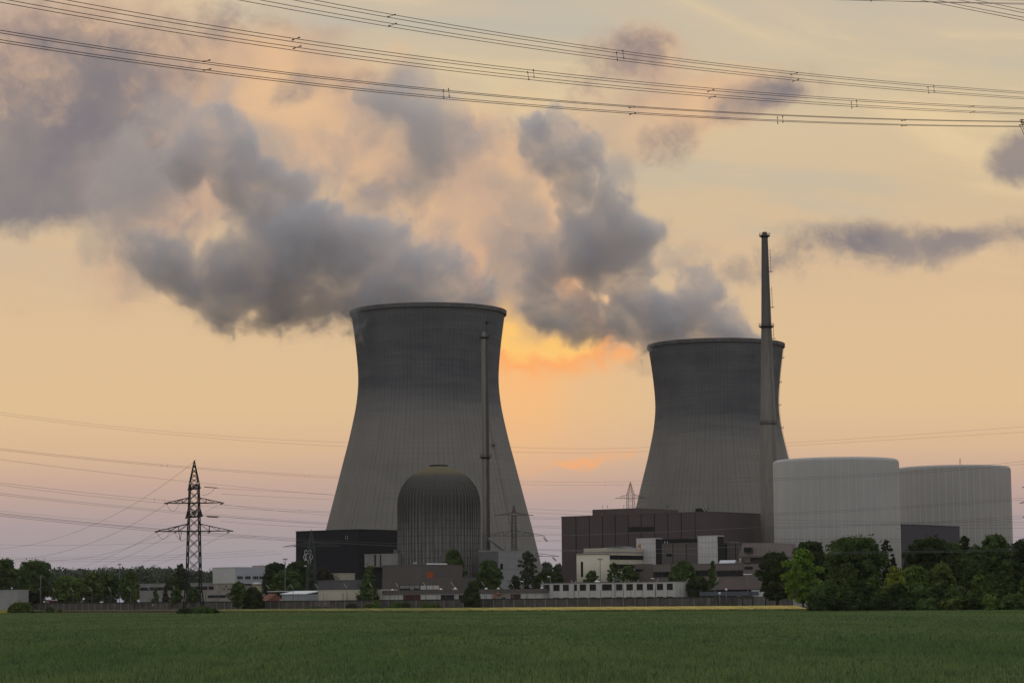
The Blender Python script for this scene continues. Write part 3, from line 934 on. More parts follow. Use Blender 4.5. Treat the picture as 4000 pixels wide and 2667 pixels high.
# stepped brown building at the dome's foot
H = House(1640, 2205, 940, 1494, 1807)
r_ = block('stepped_building', 'long stepped brown building with one orange door before the dome', 'building', H, M_BROWN2)
m = MB(); H.panel(m, 'b', 1668, 2233, 1692, 2256); m.build('door', M_ORANGE, r_)
for a_, b_ in ((1690, 1718), (1723, 1753)):
    d, n, s0, s1, zb, zt = H.panel(None, 'b', a_, 2204, b_, 2206)
    m = MB(); o = H.c + H.b * s0 - H.a * 3.2 + Vector((0, 0, H.z + 0.15))
    m.box(o, H.b * (s1 - s0), H.a * 2.4, Vector((0, 0, 0.55)))
    m.build('skylight', M_WHITE, r_)
m = MB(); o = H.c + H.b * 2.0 - H.a * 4; m.lathe((o.x, o.y), [(0.9, H.z), (0.9, H.z + 0.6), (0.5, H.z + 1.1)], 12); m.build('roof_vent', M_GALV, r_)
H2 = House(1772, 2254, 915, 1492, 1880)
m = MB(); m.prism([(p.x, p.y) for p in H2.foot(back=20)], 0, H2.z); m.build('lower_storey', M_BROWN2, r_)
H2.window(r_, 'a', 1562, 2283, 1640, 2304, frame=M_DFRAME, glass=M_CONC, bars=3, fw=0.2, label='grey ribbon window')
H2.window(r_, 'a', 1641, 2283, 1718, 2303, frame=M_DFRAME, glass=M_GREYWHITE, bars=2, fw=0.2, label='white panelled ribbon window')
m = MB(); H2.panel(m, 'a', 1562, 2297, 1603, 2304, proud=0.12); m.build('vent_grille', M_SEAM, r_)
m = MB(); H2.panel(m, 'a', 1617, 2297, 1637, 2304, proud=0.12); m.build('vent_grille', M_SEAM, r_)

# lowest wing along the perimeter wall: brown fascia over white panels
H = House(2114, 2298, 845, 1486, 2130)
r_ = block('low_wing', 'long low wing with brown fascia over white and dark bays behind the perimeter wall', 'building', H, M_GREYWHITE, coping=0.0, back=9)
m = MB(); m.prism([(p.x, p.y) for p in H.foot(grow=0.5, back=9)], at(1700, 2318, 880).z, H.z); m.build('fascia', M_BROWN2, r_)
for a_, b_, mm in ((1575, 1643, M_DARKRED), (1722, 1773, M_BLACK), (1792, 1812, M_GLASS), (1920, 1995, M_BEIGE), (1995, 2034, M_DARKRED)):
    m = MB(); H.panel(m, 'a', a_, 2322 if a_ < 1800 else 2319, b_, 2345); m.build('bay', mm, r_)
for px in (1523, 1707, 1780, 1899, 2055):
    m = MB(); H.panel(m, 'a', px, 2322, px + 1.6, 2345, proud=0.09); m.build('bay_post', M_CONCD, r_)
for px, w in ((1705, 8), (1515, 7), (1882, 10), (1930, 9), (2100, 8)):
    d, n, s0, s1, zb, zt = H.panel(None, 'a', px, 2300, px + w, 2302)
    m = MB(); o = H.c + H.a * s0 + H.b * 2.5; m.lathe((o.x, o.y), [(0.55, H.z), (0.5, H.z + 0.35), (0.15, H.z + 0.6)], 12); m.build('rooflight_dome', M_WHITE, r_)
m = MB(); o = H.c - H.a * solve(lambda L: proj(H.c + Vector((0, 0, H.z)) - H.a * L)[0], 1757, 0, 200) + H.b * 3; m.lathe((o.x, o.y), [(1.0, H.z), (0.15, H.z + 0.9)], 4); m.build('rooflight', M_WHITE, r_)

# grey concrete building to the right of the old chimney
H = House(1947, 2150, 985, 1868, 2090)
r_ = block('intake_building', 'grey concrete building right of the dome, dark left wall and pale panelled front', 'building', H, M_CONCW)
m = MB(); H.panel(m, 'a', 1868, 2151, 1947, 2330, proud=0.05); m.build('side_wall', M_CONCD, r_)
H.window(r_, 'b', 1954, 2200, 1964, 2223, frame=M_DFRAME, fw=0.15)
p, q = at(1911, 2104, 1075), at(1968, 2148, 1010)
m = MB(); m.bar(p, q, 0.75, 0.75); tag(m.build('sloping_duct', M_CONCD), 'sloping dark duct running from the slim chimney down to the grey concrete building', 'duct')

# cream building with red framed windows, white shed, silo and small roofs on the left
H = House(1489, 2303, 889, 1243, 1496)
r_ = block('cream_building', 'long low cream building with two red framed windows behind the wall', 'building', H, M_CREAM, back=9)
H.window(r_, 'a', 1395, 2328, 1430, 2345, frame=M_RFRAME, bars=1, fw=0.3)
H.window(r_, 'a', 1447, 2328, 1482, 2345, frame=M_RFRAME, bars=1, fw=0.3)
for px in (1392, 1438, 1485):
    m = MB(); H.panel(m, 'a', px, 2314, px + 3, 2319, proud=0.3); m.build('wall_lamp', M_GALV, r_)
H = House(1195, 2320, 913, 1101, 1246)
r_ = empty('garage_shed', H.c, 'low bluish garage shed with white pitched roof beside the cream building', 'shed')
m = MB(); m.prism([(p.x, p.y) for p in H.foot()], 0, H.z); m.build('walls', M_SHEDGREY, r_)
f = H.foot(grow=0.4)
zt = at(1240, 2311, 913).z
cc = {i: p for i, p in enumerate(f)}
m = MB()
m.raw([(cc[3].x, cc[3].y, H.z), (cc[2].x, cc[2].y, H.z), (cc[1].x, cc[1].y, zt + 0.25), (cc[0].x, cc[0].y, zt + 0.25),
       (cc[3].x, cc[3].y, H.z + 0.3), (cc[2].x, cc[2].y, H.z + 0.3), (cc[1].x, cc[1].y, zt + 0.55), (cc[0].x, cc[0].y, zt + 0.55)],
      [(0, 1, 2, 3), (7, 6, 5, 4), (0, 4, 5, 1), (1, 5, 6, 2), (2, 6, 7, 3), (3, 7, 4, 0)])
m.build('roof', M_WHITE, r_)
c = at(1003, 2273, 960)
r_ = empty('storage_silo', Vector((c.x, c.y, 0)), 'squat yellowish storage silo with pale domed lid', 'silo')
m = MB(); m.lathe((c.x, c.y), [(1.75, 0), (1.75, c.z - 0.9)], 24); m.build('tank', plain('silo_yellow', (0.26, 0.23, 0.13, 1), 0.1, 0.4), r_)
m = MB(); m.lathe((c.x, c.y), [(1.95, c.z - 0.9), (1.9, c.z - 0.55), (1.1, c.z - 0.1), (0.2, c.z)], 24); m.build('lid', M_GREYWHITE, r_)
H = House(1042, 2318, 930, 1020, 1078)
r_ = empty('red_roof_shed', H.c, 'small shed with red clay roof behind the wall, near the silo', 'shed')
f = H.foot(back=9)
m = MB(); m.prism([(p.x, p.y) for p in f], 0, 3.4); m.build('walls', M_BEIGE, r_)
mid = [(f[0] + f[1]) / 2, (f[2] + f[3]) / 2]
g = H.foot(grow=0.5, back=9)
m = MB()
z0_, z1_ = 3.3, H.z
e0, e1 = (g[3] + g[2]) / 2, (g[0] + g[1]) / 2
rr0, rr1 = (g[2] + g[1]) / 2, (g[3] + g[0]) / 2
m.raw([(g[2].x, g[2].y, z0_), (g[3].x, g[3].y, z0_), (rr1.x, rr1.y, z1_), (rr0.x, rr0.y, z1_), (g[0].x, g[0].y, z0_), (g[1].x, g[1].y, z0_)],
      [(0, 1, 2, 3), (3, 2, 4, 5), (0, 3, 5), (1, 4, 2), (0, 5, 4, 1)])
m.build('roof', M_REDROOF, r_)
p0, p1 = at(1043, 2309, 945), at(1123, 2307, 935)
r_ = empty('parking_canopy', Vector((p0.x, p0.y, 0)), 'flat thin pale canopy on slim posts near the garage shed', 'canopy')
m = MB(); dd = (p1 - p0); dd.z = 0
m.box(Vector((p0.x, p0.y, p0.z - 0.2)), dd, GB * 3.0, Vector((0, 0, 0.35))); m.build('roof', M_GREYWHITE, r_)
for t in (0.08, 0.5, 0.92):
    q = Vector((p0.x, p0.y, 0)) + dd * t + GB * 1.5
    m = MB(); m.bar(q, q + Vector((0, 0, p0.z - 0.2)), 0.1); m.build('post', M_GALV, r_)

# white building with window triplets, left
H = House(919, 2215, 1010, 831, 1066)
zl = at(875, 2277, 1010).z
r_ = block('white_building', 'white two tone office block with window triplets left of the black hall', 'building', H, M_GREYWHITE, z0=zl)
m = MB(); m.prism([(p.x, p.y) for p in H.foot(grow=-0.3)], 0, zl); m.build('ground_floor', M_BEIGE, r_)
m = MB(); H.panel(m, 'b', 920, 2216, 1066, 2279, proud=0.05); m.build('front_wall', M_BLUEWHITE, r_)
for a_ in (925.5, 956, 986.5, 1012, 1036):
    H.window(r_, 'b', a_, 2248, a_ + 23, 2262, frame=M_FRAME, bars=2, fw=0.14, proud=0.12)
m = MB(); H.panel(m, 'b', 920, 2279, 1066, 2284, proud=-0.02); m.build('shadow_gap', M_SEAM, r_)
for a_, b_ in ((881, 2286), (873, 2296), (889, 2297), (894, 2297)):
    H.window(r_, 'a', a_, b_, a_ + 5, b_ + 5, frame=M_DFRAME, fw=0.1, proud=0.02)
H2 = House(1030, 2207, 1030, 985, 1062)
m = MB(); m.prism([(p.x, p.y) for p in H2.foot(back=5)], H.z, H2.z); m.build('roof_cabin', M_BEIGE, r_)
for px, py in ((1018, 2200), (1052, 2194), (1025, 2203)):
    p = at(px, py, 1030); m = MB(); m.bar((p.x, p.y, H2.z), p, 0.06); m.build('antenna', M_STEEL, r_)

# low offices behind the lattice pylon
H = House(836, 2276, 1090, 545, 840)
r_ = block('low_office', 'low grey flat roofed office with dark window band behind the pylon', 'building', H, M_CONC, back=14)
m = MB(); H.panel(m, 'a', 548, 2291, 835, 2304, proud=0.03); m.build('window_band', M_GLASS, r_)
for px in (640, 700, 733, 790, 812):
    m = MB(); H.panel(m, 'a', px, 2291, px + 2, 2304, proud=0.08); m.build('mullion', M_FRAME, r_)
H = House(901, 2303, 960, 806, 906)
r_ = block('beige_annex', 'low beige annex with dark ribbon window under the white building', 'building', H, M_BEIGE, back=9)
H.window(r_, 'a', 812, 2323, 882, 2334, frame=M_DFRAME, bars=2, fw=0.12)
H = House(800, 2305, 990, 640, 806)
block('long_beige_shed', 'long plain beige shed half hidden by saplings behind the pylon', 'shed', H, M_BEIGE, back=8)
# pale block at the left edge
H = House(66, 2304, 985, -60, 112)
block('pale_hall', 'plain pale grey hall at the left edge behind the wall', 'building', H, plain('dull_grey_plaster', (0.30, 0.30, 0.295, 1), 0.1, 0.15, 0.9, 0.15, streak=0.35))


# ------------------------------------------------------------------ new units on the right: brown hall, stair towers, offices, reactors
H = House(2770, 1998, 1010, 2193, 3120)
r_ = block('machine_hall', 'huge dark brown clad hall in front of the farther cooling tower', 'hall', H, M_BROWN)
for px in (2249, 2301.5, 2353.5, 2402.5, 2453, 2504, 2556, 2608, 2660.5, 2714.5):
    m = MB(); H.panel(m, 'a', px - 1.4, 1990, px + 1.4, 2330, proud=0.05)
    m.v = [(x, y, min(z, H.z - 0.15)) for x, y, z in m.v]
    m.build('wall_joint', M_SEAM, r_)
m = MB(); H.panel(m, 'a', 2455, 2057, 2503, 2076, proud=0.04); m.build('louvre', M_SEAM, r_)
m = MB(); H.panel(m, 'a', 2506, 2057, 2555, 2076, proud=0.04); m.build('louvre', M_SEAM, r_)
HU = House(2488, 1983.5, 1075, 2314, 2648)
m = MB(); m.prism([(p.x, p.y) for p in HU.foot()], H.z - 1, HU.z); m.build('upper_hall', M_BROWN, r_)
for px, py in ((2349, 2005), (2441, 2003)):
    m = MB(); HU.panel(m, 'a', px, py, px + 5, py + 9); m.build('door', M_ORANGE, r_)  # door panels stand for small orange lights, glow put into the paint
o0 = at(2716, 1989, 1030)
m = MB(); m.box(Vector((o0.x, o0.y, H.z)), GA * 4.6, GB * 3, Vector((0, 0, o0.z - H.z + 0.4))); m.build('roof_plant', M_SEAM, r_)
for px in (2745, 2756):
    p, q = at(px, 1985, 1025), at(px + 10, 1996, 1022)
    m = MB(); m.bar(p, q, 0.22); m.build('roof_pipe', M_GALV, r_)
for px in (2354, 2373, 2437, 2602, 2608, 2614):
    p = at(px, 1984 if px < 2600 else 1980, 1075); m = MB(); m.bar((p.x, p.y, HU.z), (p.x, p.y, HU.z + 1.4), 0.12); m.build('roof_post', M_STEEL, r_)

# mid-height brown blocks in front of the hall
H = House(2566, 2104, 955, None, 2720)
H.Lb = 14
H = House(2572, 2128, 950, 2562, None)
HM = House(2830, 2117, 915, 2556, 2848)
r_ = block('service_block', 'mid height brown block standing between the two white stair towers', 'building', HM, M_BROWN2, back=25)
for px in (2628.5, 2681):
    m = MB(); HM.panel(m, 'a', px - 1.2, 2110, px + 1.2, 2270); m.build('wall_joint', M_SEAM, r_)
HM.window(r_, 'a', 2603, 2161, 2626, 2173, frame=M_DFRAME, fw=0.15)
HK = House(2679, 2103, 970, 2558, 2684)
m = MB(); m.prism([(p.x, p.y) for p in HK.foot(back=10)], HM.z - 2, HK.z); m.build('roof_house', M_BLACK, r_)
p = at(2597, 2124, 958)
m = MB()
for dxp in (0, 1.0):
    m.bar((p.x + dxp, p.y, HM.z), (p.x + dxp, p.y, HM.z + 1.6), 0.12)
m.bar((p.x, p.y, HM.z + 0.4), (p.x + 1.0, p.y, HM.z + 0.4), 0.12)
m.build('roof_frame', M_WHITE, r_)
HN = House(2908, 2121, 900, 2800, 2925)
r_ = block('service_block', 'brown block tucked between right white stair tower and rounded control building', 'building', HN, M_BROWN2, back=20)
m = MB(); HN.panel(m, 'a', 2801, 2118, 2840, 2290, proud=0.04); m.build('recess', M_BLACK, r_)
m = MB(); HN.panel(m, 'a', 2871.5, 2118, 2874, 2290); m.build('wall_joint', M_SEAM, r_)
p0, p1 = at(2850, 2120, 901), at(2888, 2118, 901)
m = MB(); m.bar((p0.x, p0.y, HN.z + 0.5), (p1.x, p1.y, HN.z + 0.5), 0.12); m.build('roof_rail', M_GALV, r_)


def stair_tower(pc, py, Y, pl, pr, label):
    h = House(pc, py, Y, pl, pr)
    r = block('stair_tower', label, 'stair tower', h, M_WHITEC, back=4.5, group='white stair towers on the brown hall', coping=0.2)
    m = MB(); d, n, s0, s1, zb, zt = h.panel(None, 'a', pl, py, pc, 2290)
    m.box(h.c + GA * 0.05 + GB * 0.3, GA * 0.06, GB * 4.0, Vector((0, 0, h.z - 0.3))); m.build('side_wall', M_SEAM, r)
    return h, r


h, r_ = stair_tower(2559, 2101, 905, 2485, 2563, 'left white stair tower with an orange door, behind the cream offices')
m = MB(); h.panel(m, 'a', 2497, 2124, 2504, 2143); m.build('door', plain('ochre_door', (0.38, 0.16, 0.055, 1), 0.1), r_)
m = MB(); h.panel(m, 'a', 2492.5, 2130, 2495.5, 2135, proud=0.3); m.build('lamp_box', M_SEAM, r_)
stair_tower(2801, 2091, 895, 2725, 2805, 'right white stair tower without any door, beside the glazed rooflights')

# cream administration building with curved stair end
H = House(2370, 2141.5, 890, 2281, 2526)
r_ = block('administration_building', 'cream office building with dark ribbon windows and rounded stair end', 'building', H, M_CREAM)
m = MB(); m.prism([(p.x, p.y) for p in H.foot(grow=0.22)], H.z - 1.4, H.z - 1.0); m.build('cornice', M_BEIGE, r_)
for y0 in (2168, 2203):
    H.window(r_, 'b', 2377, y0, 2523, y0 + 17, frame=M_DFRAME, bars=7, fw=0.14)
zc = at(2310, 2161, 880).z
cA = at(2300, 2200, 884); 
m = MB()
c0 = H.c - GA * (H.La * 0.55) - GB * 0.6
m.lathe((c0.x, c0.y), [(H.La * 0.60, 0), (H.La * 0.60, zc)], 40); m.build('rounded_stair', M_CREAM, r_)
m = MB(); m.lathe((c0.x, c0.y), [(H.La * 0.60 + 0.08, zc - 0.25), (H.La * 0.60 + 0.08, zc + 0.25)], 40); m.build('stair_roof', M_BEIGE, r_)
sd_ = (at(2283, 2200, 880) - Vector((c0.x, c0.y, 0))); sd_.z = 0
q = at(2283.5, 2220, 884)
aa = math.atan2(-0.72, -0.70)
rr = H.La * 0.60
for ttt in [aa]:
    o = Vector((c0.x + rr * math.cos(ttt), c0.y + rr * math.sin(ttt), at(2283, 2251, 880).z))
    ta = Vector((-math.sin(ttt), math.cos(ttt), 0)); ra = Vector((math.cos(ttt), math.sin(ttt), 0))
    m = MB(); m.box(o - ta * 0.5 - ra * 0.2, ra * 0.28, ta * 1.0, Vector((0, 0, at(2283, 2191, 880).z - o.z))); m.build('slit_window', M_GLASS, r_)
p = at(2400, 2133, 905)
m = MB()
pts = []
p0, p1 = at(2346, 2142, 905), at(2455, 2142, 905)
v0, v1 = [], []
for i in range(13):
    t = i / 12
    b = p0.lerp(p1, t); hh = 1.0 * (1 - abs(2 * t - 1) ** 2.5)
    v0.append((b.x, b.y, H.z + 0.1 + hh)); v1.append((b.x + GB.x * 7, b.y + GB.y * 7, H.z + 0.1 + hh))
for i in range(12):
    m.poly([v0[i], v0[i + 1], v1[i + 1], v1[i]])
m.poly([(p0.x, p0.y, H.z - 0.2)] + v0 + [(p1.x, p1.y, H.z - 0.2)])
m.build('curved_roof', M_BLUEGREY, r_)

# long low grey-brown range with ribbon windows and rooflights
H = House(2906, 2199, 855, 2479, 2912)
r_ = block('workshop_range', 'long low pale brown range with dark ribbon windows and three glass rooflights', 'building', H, M_BROWN3, back=12)
H.window(r_, 'a', 2523, 2232, 2620, 2254, frame=M_DFRAME, bars=2, fw=0.2)
H.window(r_, 'a', 2700, 2226, 2770, 2250, frame=M_DFRAME, bars=1, fw=0.2)
H.window(r_, 'a', 2800, 2226, 2902, 2250, frame=M_DFRAME, bars=3, fw=0.2)
HP = House(2520, 2201, 860, 2479, 2526)
m = MB(); m.prism([(p.x, p.y) for p in HP.foot(back=5)], 0, HP.z); m.build('corner_pier', M_BROWN2, r_)
m = MB(); HP.panel(m, 'a', 2483, 2222, 2513, 2231); m.build('pier_window', M_GLASS, r_)
for i, (a_, b_) in enumerate(((2799, 2821), (2818, 2839), (2836, 2866))):
    d, n, s0, s1, zb, zt = H.panel(None, 'a', a_, 2203, b_, 2205)
    o = H.c + H.a * s0 + H.b * 1.5 + Vector((0, 0, H.z + 0.2))
    w = (s1 - s0) * 0.86
    m = MB(); m.poly([o, o + H.a * w, o + H.a * (w - 0.9) + H.b * 2.2 + Vector((0, 0, 1.1)), o - H.a * 0.9 + H.b * 2.2 + Vector((0, 0, 1.1))])
    m.poly([o, o + H.a * w, o + H.a * w + H.b * 2.3, o + H.b * 2.3][::-1])
    m.poly([o - H.a * 0.9 + H.b * 2.2 + Vector((0, 0, 1.1)), o + H.a * (w - 0.9) + H.b * 2.2 + Vector((0, 0, 1.1)), o + H.a * w + H.b * 2.3, o + H.b * 2.3])
    m.build('rooflight', plain('pale_rooflight_glass', (0.42, 0.46, 0.5, 1), 0.05, 0.5, 0.25, 0.5) if i == 0 else bpy.data.materials['pale_rooflight_glass'], r_)
p = at(2892, 2180, 862)
m = MB(); m.lathe((p.x, p.y), [(0.38, H.z - 0.1), (0.38, p.z - 0.2), (0.42, p.z)], 14); m.build('vent_stack', M_WHITE, r_)

# rounded control building
c = at(2950, 2200, 862)
r_ = empty('control_building', Vector((c.x, c.y, 0)), 'brown overhanging control building with battered top storey at the foot of the reactors', 'building')
zt_, zm, zb_ = at(2950, 2118, 855).z, at(2950, 2171, 855).z, at(2950, 2204, 858).z
H = House(2985, 2119, 850, 2901, 3106)
ft = [(p.x, p.y) for p in H.foot()]
fg = [(p.x, p.y) for p in H.foot(grow=1.1)]
m = MB(); m.prism(fg, zm, H.z, ft); m.build('top_storey', M_BROWN3, r_)
m = MB(); m.prism([(p.x, p.y) for p in H.foot(grow=1.25)], zm - 0.6, zm - 0.02); m.build('overhang', M_BROWN2, r_)
H.c = H.c - GB * 1.2
H.window(r_, 'a', 2909, 2137, 2939, 2158, frame=M_DFRAME, fw=0.2, proud=0.5)
H.c = H.c + GB * 1.2
m = MB(); m.prism([(p.x, p.y) for p in H.foot(grow=-1.8)], 0, zm - 0.6); m.build('stem', M_BROWN2, r_)
H2 = House(2988, 2201, 848, 2905, 3060)
m = MB(); m.prism([(p.x, p.y) for p in H2.foot(back=6)], 0, H2.z); m.build('entrance_wing', M_BROWN3, r_)
H2.window(r_, 'a', 2908, 2211, 2941, 2224, frame=M_DFRAME, fw=0.15)
H2.window(r_, 'a', 2952, 2223, 2974, 2248, frame=M_DFRAME, fw=0.15, bars=1)

# two reactor buildings
M_TANK2 = seamed('warm_pale_cladding', (0.375, 0.36, 0.335, 1), 52, (0.46, 0.445, 0.42, 1), axis='round', width=0.025, dirt=0.10, soft_scale=0.03, seam_f=0.65)  # a little darker and warmer than the nearer building's cladding


def reactor(px_c, py_rim, Y, half_px, label, seed):
    c = at(px_c, py_rim, Y)
    R = half_px / FPX * Y
    root = empty('reactor_building', Vector((c.x, c.y, 0)), label, 'reactor building', 'round pale reactor buildings')
    prof = [(R, 0), (R, c.z * 0.5), (R, c.z - 1.4)]
    for i in range(1, 9):
        t = i / 8 * math.pi / 2
        prof.append((R - 1.4 + 1.4 * math.cos(t), c.z - 1.4 + 1.4 * math.sin(t)))
    prof.append((R - 6, c.z + 0.1))
    m = MB(); m.lathe((c.x, c.y), prof, 128); m.build('shell', M_TANK if seed == 1 else M_TANK2, root)
    m = MB()
    for i in range(52):
        t = 2 * math.pi * (i + 0.5) / 52
        d = Vector((math.cos(t), math.sin(t), 0)); e = Vector((-math.sin(t), math.cos(t), 0))
        m.box(Vector((c.x, c.y, 0)) + d * (R - 0.05) - e * 0.10, d * 0.12, e * 0.20, Vector((0, 0, c.z - 1.5)))
    m.build('seam_strips', plain('pale_seam_strip', (0.52, 0.51, 0.485, 1), 0.04) if 'pale_seam_strip' not in bpy.data.materials else bpy.data.materials['pale_seam_strip'], root)
    return root, c


reactor(3264, 1797, 955, 244, 'nearer pale cylindrical reactor building right of the tall chimney', 1)
rr_, c = reactor(3721, 1826, 1105, 222, 'farther pale cylindrical reactor building, partly behind the dark violet block', 2)
p = at(3750, 1789, 1085)
m = MB()
for k in range(3):
    t = 2 * math.pi * k / 3 + 0.4
    m.bar((p.x + 0.55 * math.cos(t), p.y + 0.55 * math.sin(t), c.z), p, 0.06)
m.build('lightning_mast', M_STEEL, rr_)
H = House(3522, 2047, 1010, 3440, 3748)
r_ = block('dark_block', 'tall plain violet grey block standing between the two pale reactor buildings', 'building', H, M_PURPLE)
q = H.c + GB * 6
m = MB(); m.box(H.c + GA * 0.1, GA * 6, GB * 10, Vector((0, 0, at(3530, 2205, 1005).z))); m.build('plinth', M_BROWN2, r_)
for px in (3640, 3655):
    p = at(px, 2037, 1060); m = MB(); m.bar((p.x, p.y, H.z), (p.x, p.y, H.z + 1.6), 0.08); m.build('roof_post', M_STEEL, r_)
H = House(3960, 2123, 1050, 3950, 4090)
r_ = block('edge_block', 'violet and brown block at the right edge beside the farther reactor building', 'building', H, M_PURPLE)
m = MB(); H.panel(m, 'b', 3962, 2143, 4085, 2300, proud=0.1); m.build('lower_wall', M_BROWN2, r_)
p = at(3969, 2117, 1052); m = MB(); m.bar((p.x, p.y, H.z), (p.x, p.y, H.z + 1.5), 0.1); m.build('roof_post', M_STEEL, r_)

# white office containers
H = House(2637, 2269.5, 815, 2112, 2642)
r_ = block('site_office', 'white two storey container office with a row of square windows behind the wall', 'building', H, M_OFFICE, back=9, roofmat=M_CONCD, coping=0.3)
xs = [(2123, 2147), (2162, 2186), (2199, 2222), (2242, 2254), (2265, 2289), (2304, 2328), (2352, 2390), (2407, 2431), (2447, 2472), (2487, 2511), (2527, 2551), (2566, 2590), (2605, 2628)]
for a_, b_ in xs:
    y0 = 2282.3 - (a_ - 2123) / 500 * 4.4
    H.window(r_, 'a', a_, y0, b_, y0 + 24.5, frame=M_DFRAME, fw=0.10)
    y1 = 2333.5 - (a_ - 2123) / 500 * 5.0
    H.window(r_, 'a', a_, y1, b_, y1 + 20, frame=M_DFRAME, fw=0.10)
for px in (2115, 2401):
    m = MB(); H.panel(m, 'a', px, 2274 if px < 2300 else 2272, px + 2, 2350, proud=0.15); m.build('downpipe', M_GALV, r_)
zr = H.z + 0.15
def on_roof(px, off):
    L = solve(lambda L: proj(H.c + Vector((0, 0, H.z)) + H.b * off - H.a * L)[0], px, -10, 200)
    return H.c - H.a * L + H.b * off
q = on_roof(2333, 3); m = MB(); m.lathe((q.x, q.y), [(1.05, zr), (0.95, zr + 0.25), (0.55, zr + 0.5), (0.1, zr + 0.6)], 16); m.build('rooflight_dome', M_WHITE, r_)
q = on_roof(2397, 3); m = MB(); m.lathe((q.x, q.y), [(0.45, zr), (0.45, zr + 0.15), (0.22, zr + 0.2), (0.22, zr + 0.9), (0.5, zr + 0.9), (0.45, zr + 1.15), (0.1, zr + 1.3)], 14); m.build('roof_cowl', M_GALV, r_)
m = MB(); m.bar(q + Vector((0.4, 0, zr + 0.8)), q + GA * 3.0 + Vector((0, 0, zr + 0.72)), 0.16); m.build('roof_duct', M_GALV, r_)
for px in (2248, 2427, 2455, 2493):
    q = on_roof(px, 2); m = MB(); m.lathe((q.x, q.y), [(0.2, zr), (0.2, zr + 0.4), (0.28, zr + 0.45)], 8); m.build('roof_vent', M_WHITE, r_)

# brown roofed gatehouse, canopy, white wall
H = House(3040, 2300, 800, 2782, 3060)
r_ = empty('gatehouse', H.c, 'gatehouse with broad sloping brown roof beside the slatted gate', 'gatehouse')
m = MB(); m.prism([(p.x, p.y) for p in H.foot(grow=-1.0, back=10)], 0, H.z); m.build('walls', M_SEAM, r_)
f0 = H.foot(grow=0.6, back=11)
f1 = [H.c - GA * 5 + GB * 8, H.c - GA * (H.La - 4.0) + GB * 4.5, H.c - GA * (H.La - 4.0) + GB * 9, H.c - GA * 5 + GB * 9][::-1]
f1 = [H.c + GA * 0.3 + GB * 8.6, H.c + GA * 0.3 + GB * 3.6, H.c - GA * (H.La - 3.0) + GB * 3.6, H.c - GA * (H.La - 3.0) + GB * 8.6]
f1 = [f1[0], f1[3], f1[2], f1[1]]
z1 = at(2900, 2261, 812).z
m = MB(); m.prism([(p.x, p.y) for p in f0], H.z, z1, [(p.x, p.y) for p in f1]); m.build('roof', M_BROWNROOF, r_)
m = MB(); H.panel(m, 'a', 2873, 2303, 2888, 2309, proud=-0.9); m.build('window', M_GLASS, r_)
HC = House(2938, 2308, 790, 2733, 2945)
r_ = block('carport', 'blue grey flat carport in front of the brown roofed gatehouse', 'carport', HC, M_BLUEGREY, z0=HC.z - 1.4, back=4, coping=0, part='roof')
for t in (0.02, 0.35, 0.68, 0.98):
    q = HC.c - GA * HC.La * t + GB * 1.5
    m = MB(); m.bar(q, q + Vector((0, 0, HC.z - 1.4)), 0.12); m.build('post', M_STEEL, r_)
HW = House(2993, 2304, 792, 2936, 2999)
block('white_kiosk', 'plain white kiosk just behind the slatted gate', 'kiosk', HW, M_WHITE, back=4, coping=0.1)

# ------------------------------------------------------------------ ground, field, wall
M_GROUND = plain('site_ground', (0.062, 0.060, 0.044, 1), 0.25, 0.02, 0.95, 0.1)
m = MB()
m.poly([(-9000, -200, 0), (9000, -200, 0), (9000, 15000, 0), (-9000, 15000, 0)])
tag(m.build('ground', M_GROUND), 'flat ground of the river plain', kind='structure')

EDGE = [(-60, 2393.5), (150, 2393.5), (460, 2393), (760, 2395), (1000, 2391.5), (1500, 2391), (2000, 2390), (2500, 2387.5), (3000, 2386.5), (3300, 2386.5), (3600, 2384), (4100, 2382)]
def ground_at(px, py, z=0.0):
    r = ray(px, py)
    t = (z - CAM_Z) / r.z
    return Vector((r.x * t, r.y * t, 0))
edge = [ground_at(px, py, 0.14) for px, py in EDGE]


def field_mat(N):
    p = N.n('ShaderNodeNewGeometry').outputs['Position']
    x, y, z = N.xyz(p)[:3]
    a = N.noise(N.vec(x, N.m('MULTIPLY', y, 0.35), 0.0), 0.035, 5, 0.6)
    b = N.noise(p, 1.8, 4, 0.65)
    c = N.noise(N.vec(N.m('MULTIPLY', x, 1.0), N.m('MULTIPLY', y, 0.14), 0.0), 0.35, 4, 0.6)
    col = N.mix(N.mr(a, 0.35, 0.65), (0.062, 0.100, 0.038, 1), (0.082, 0.112, 0.046, 1))
    col = N.mix(N.m('MULTIPLY', N.mr(b, 0.4, 0.7), 0.4), col, (0.060, 0.098, 0.042, 1))
    col = N.mix(N.m('MULTIPLY', N.mr(c, 0.52, 0.72), 0.45), col, (0.068, 0.096, 0.050, 1))
    return col


M_FIELD = material('wheat_field_green', field_mat, 0.95, 0.05)
m = MB()
near = [(-60, 40, 0.004), (60, 40, 0.004), (240, 300, 0.004)]
m.poly([(-80, 30, 0.14), (80, 30, 0.14)] + [(p.x, p.y, 0.14) for p in edge[::-1]])
tag(m.build('field', M_FIELD), 'green wheat field in front of the power plant', kind='structure')

# strips of ripening barley and rough grass between the field and the wall
WALL = lambda s: Vector((-181, 982, 0)) + GA * s
def wall_s(px):
    return solve(lambda s: proj(WALL(s) + Vector((0, 0, 1.5)))[0], px, -120, 420)
S0, S1 = wall_s(-40), wall_s(2785)


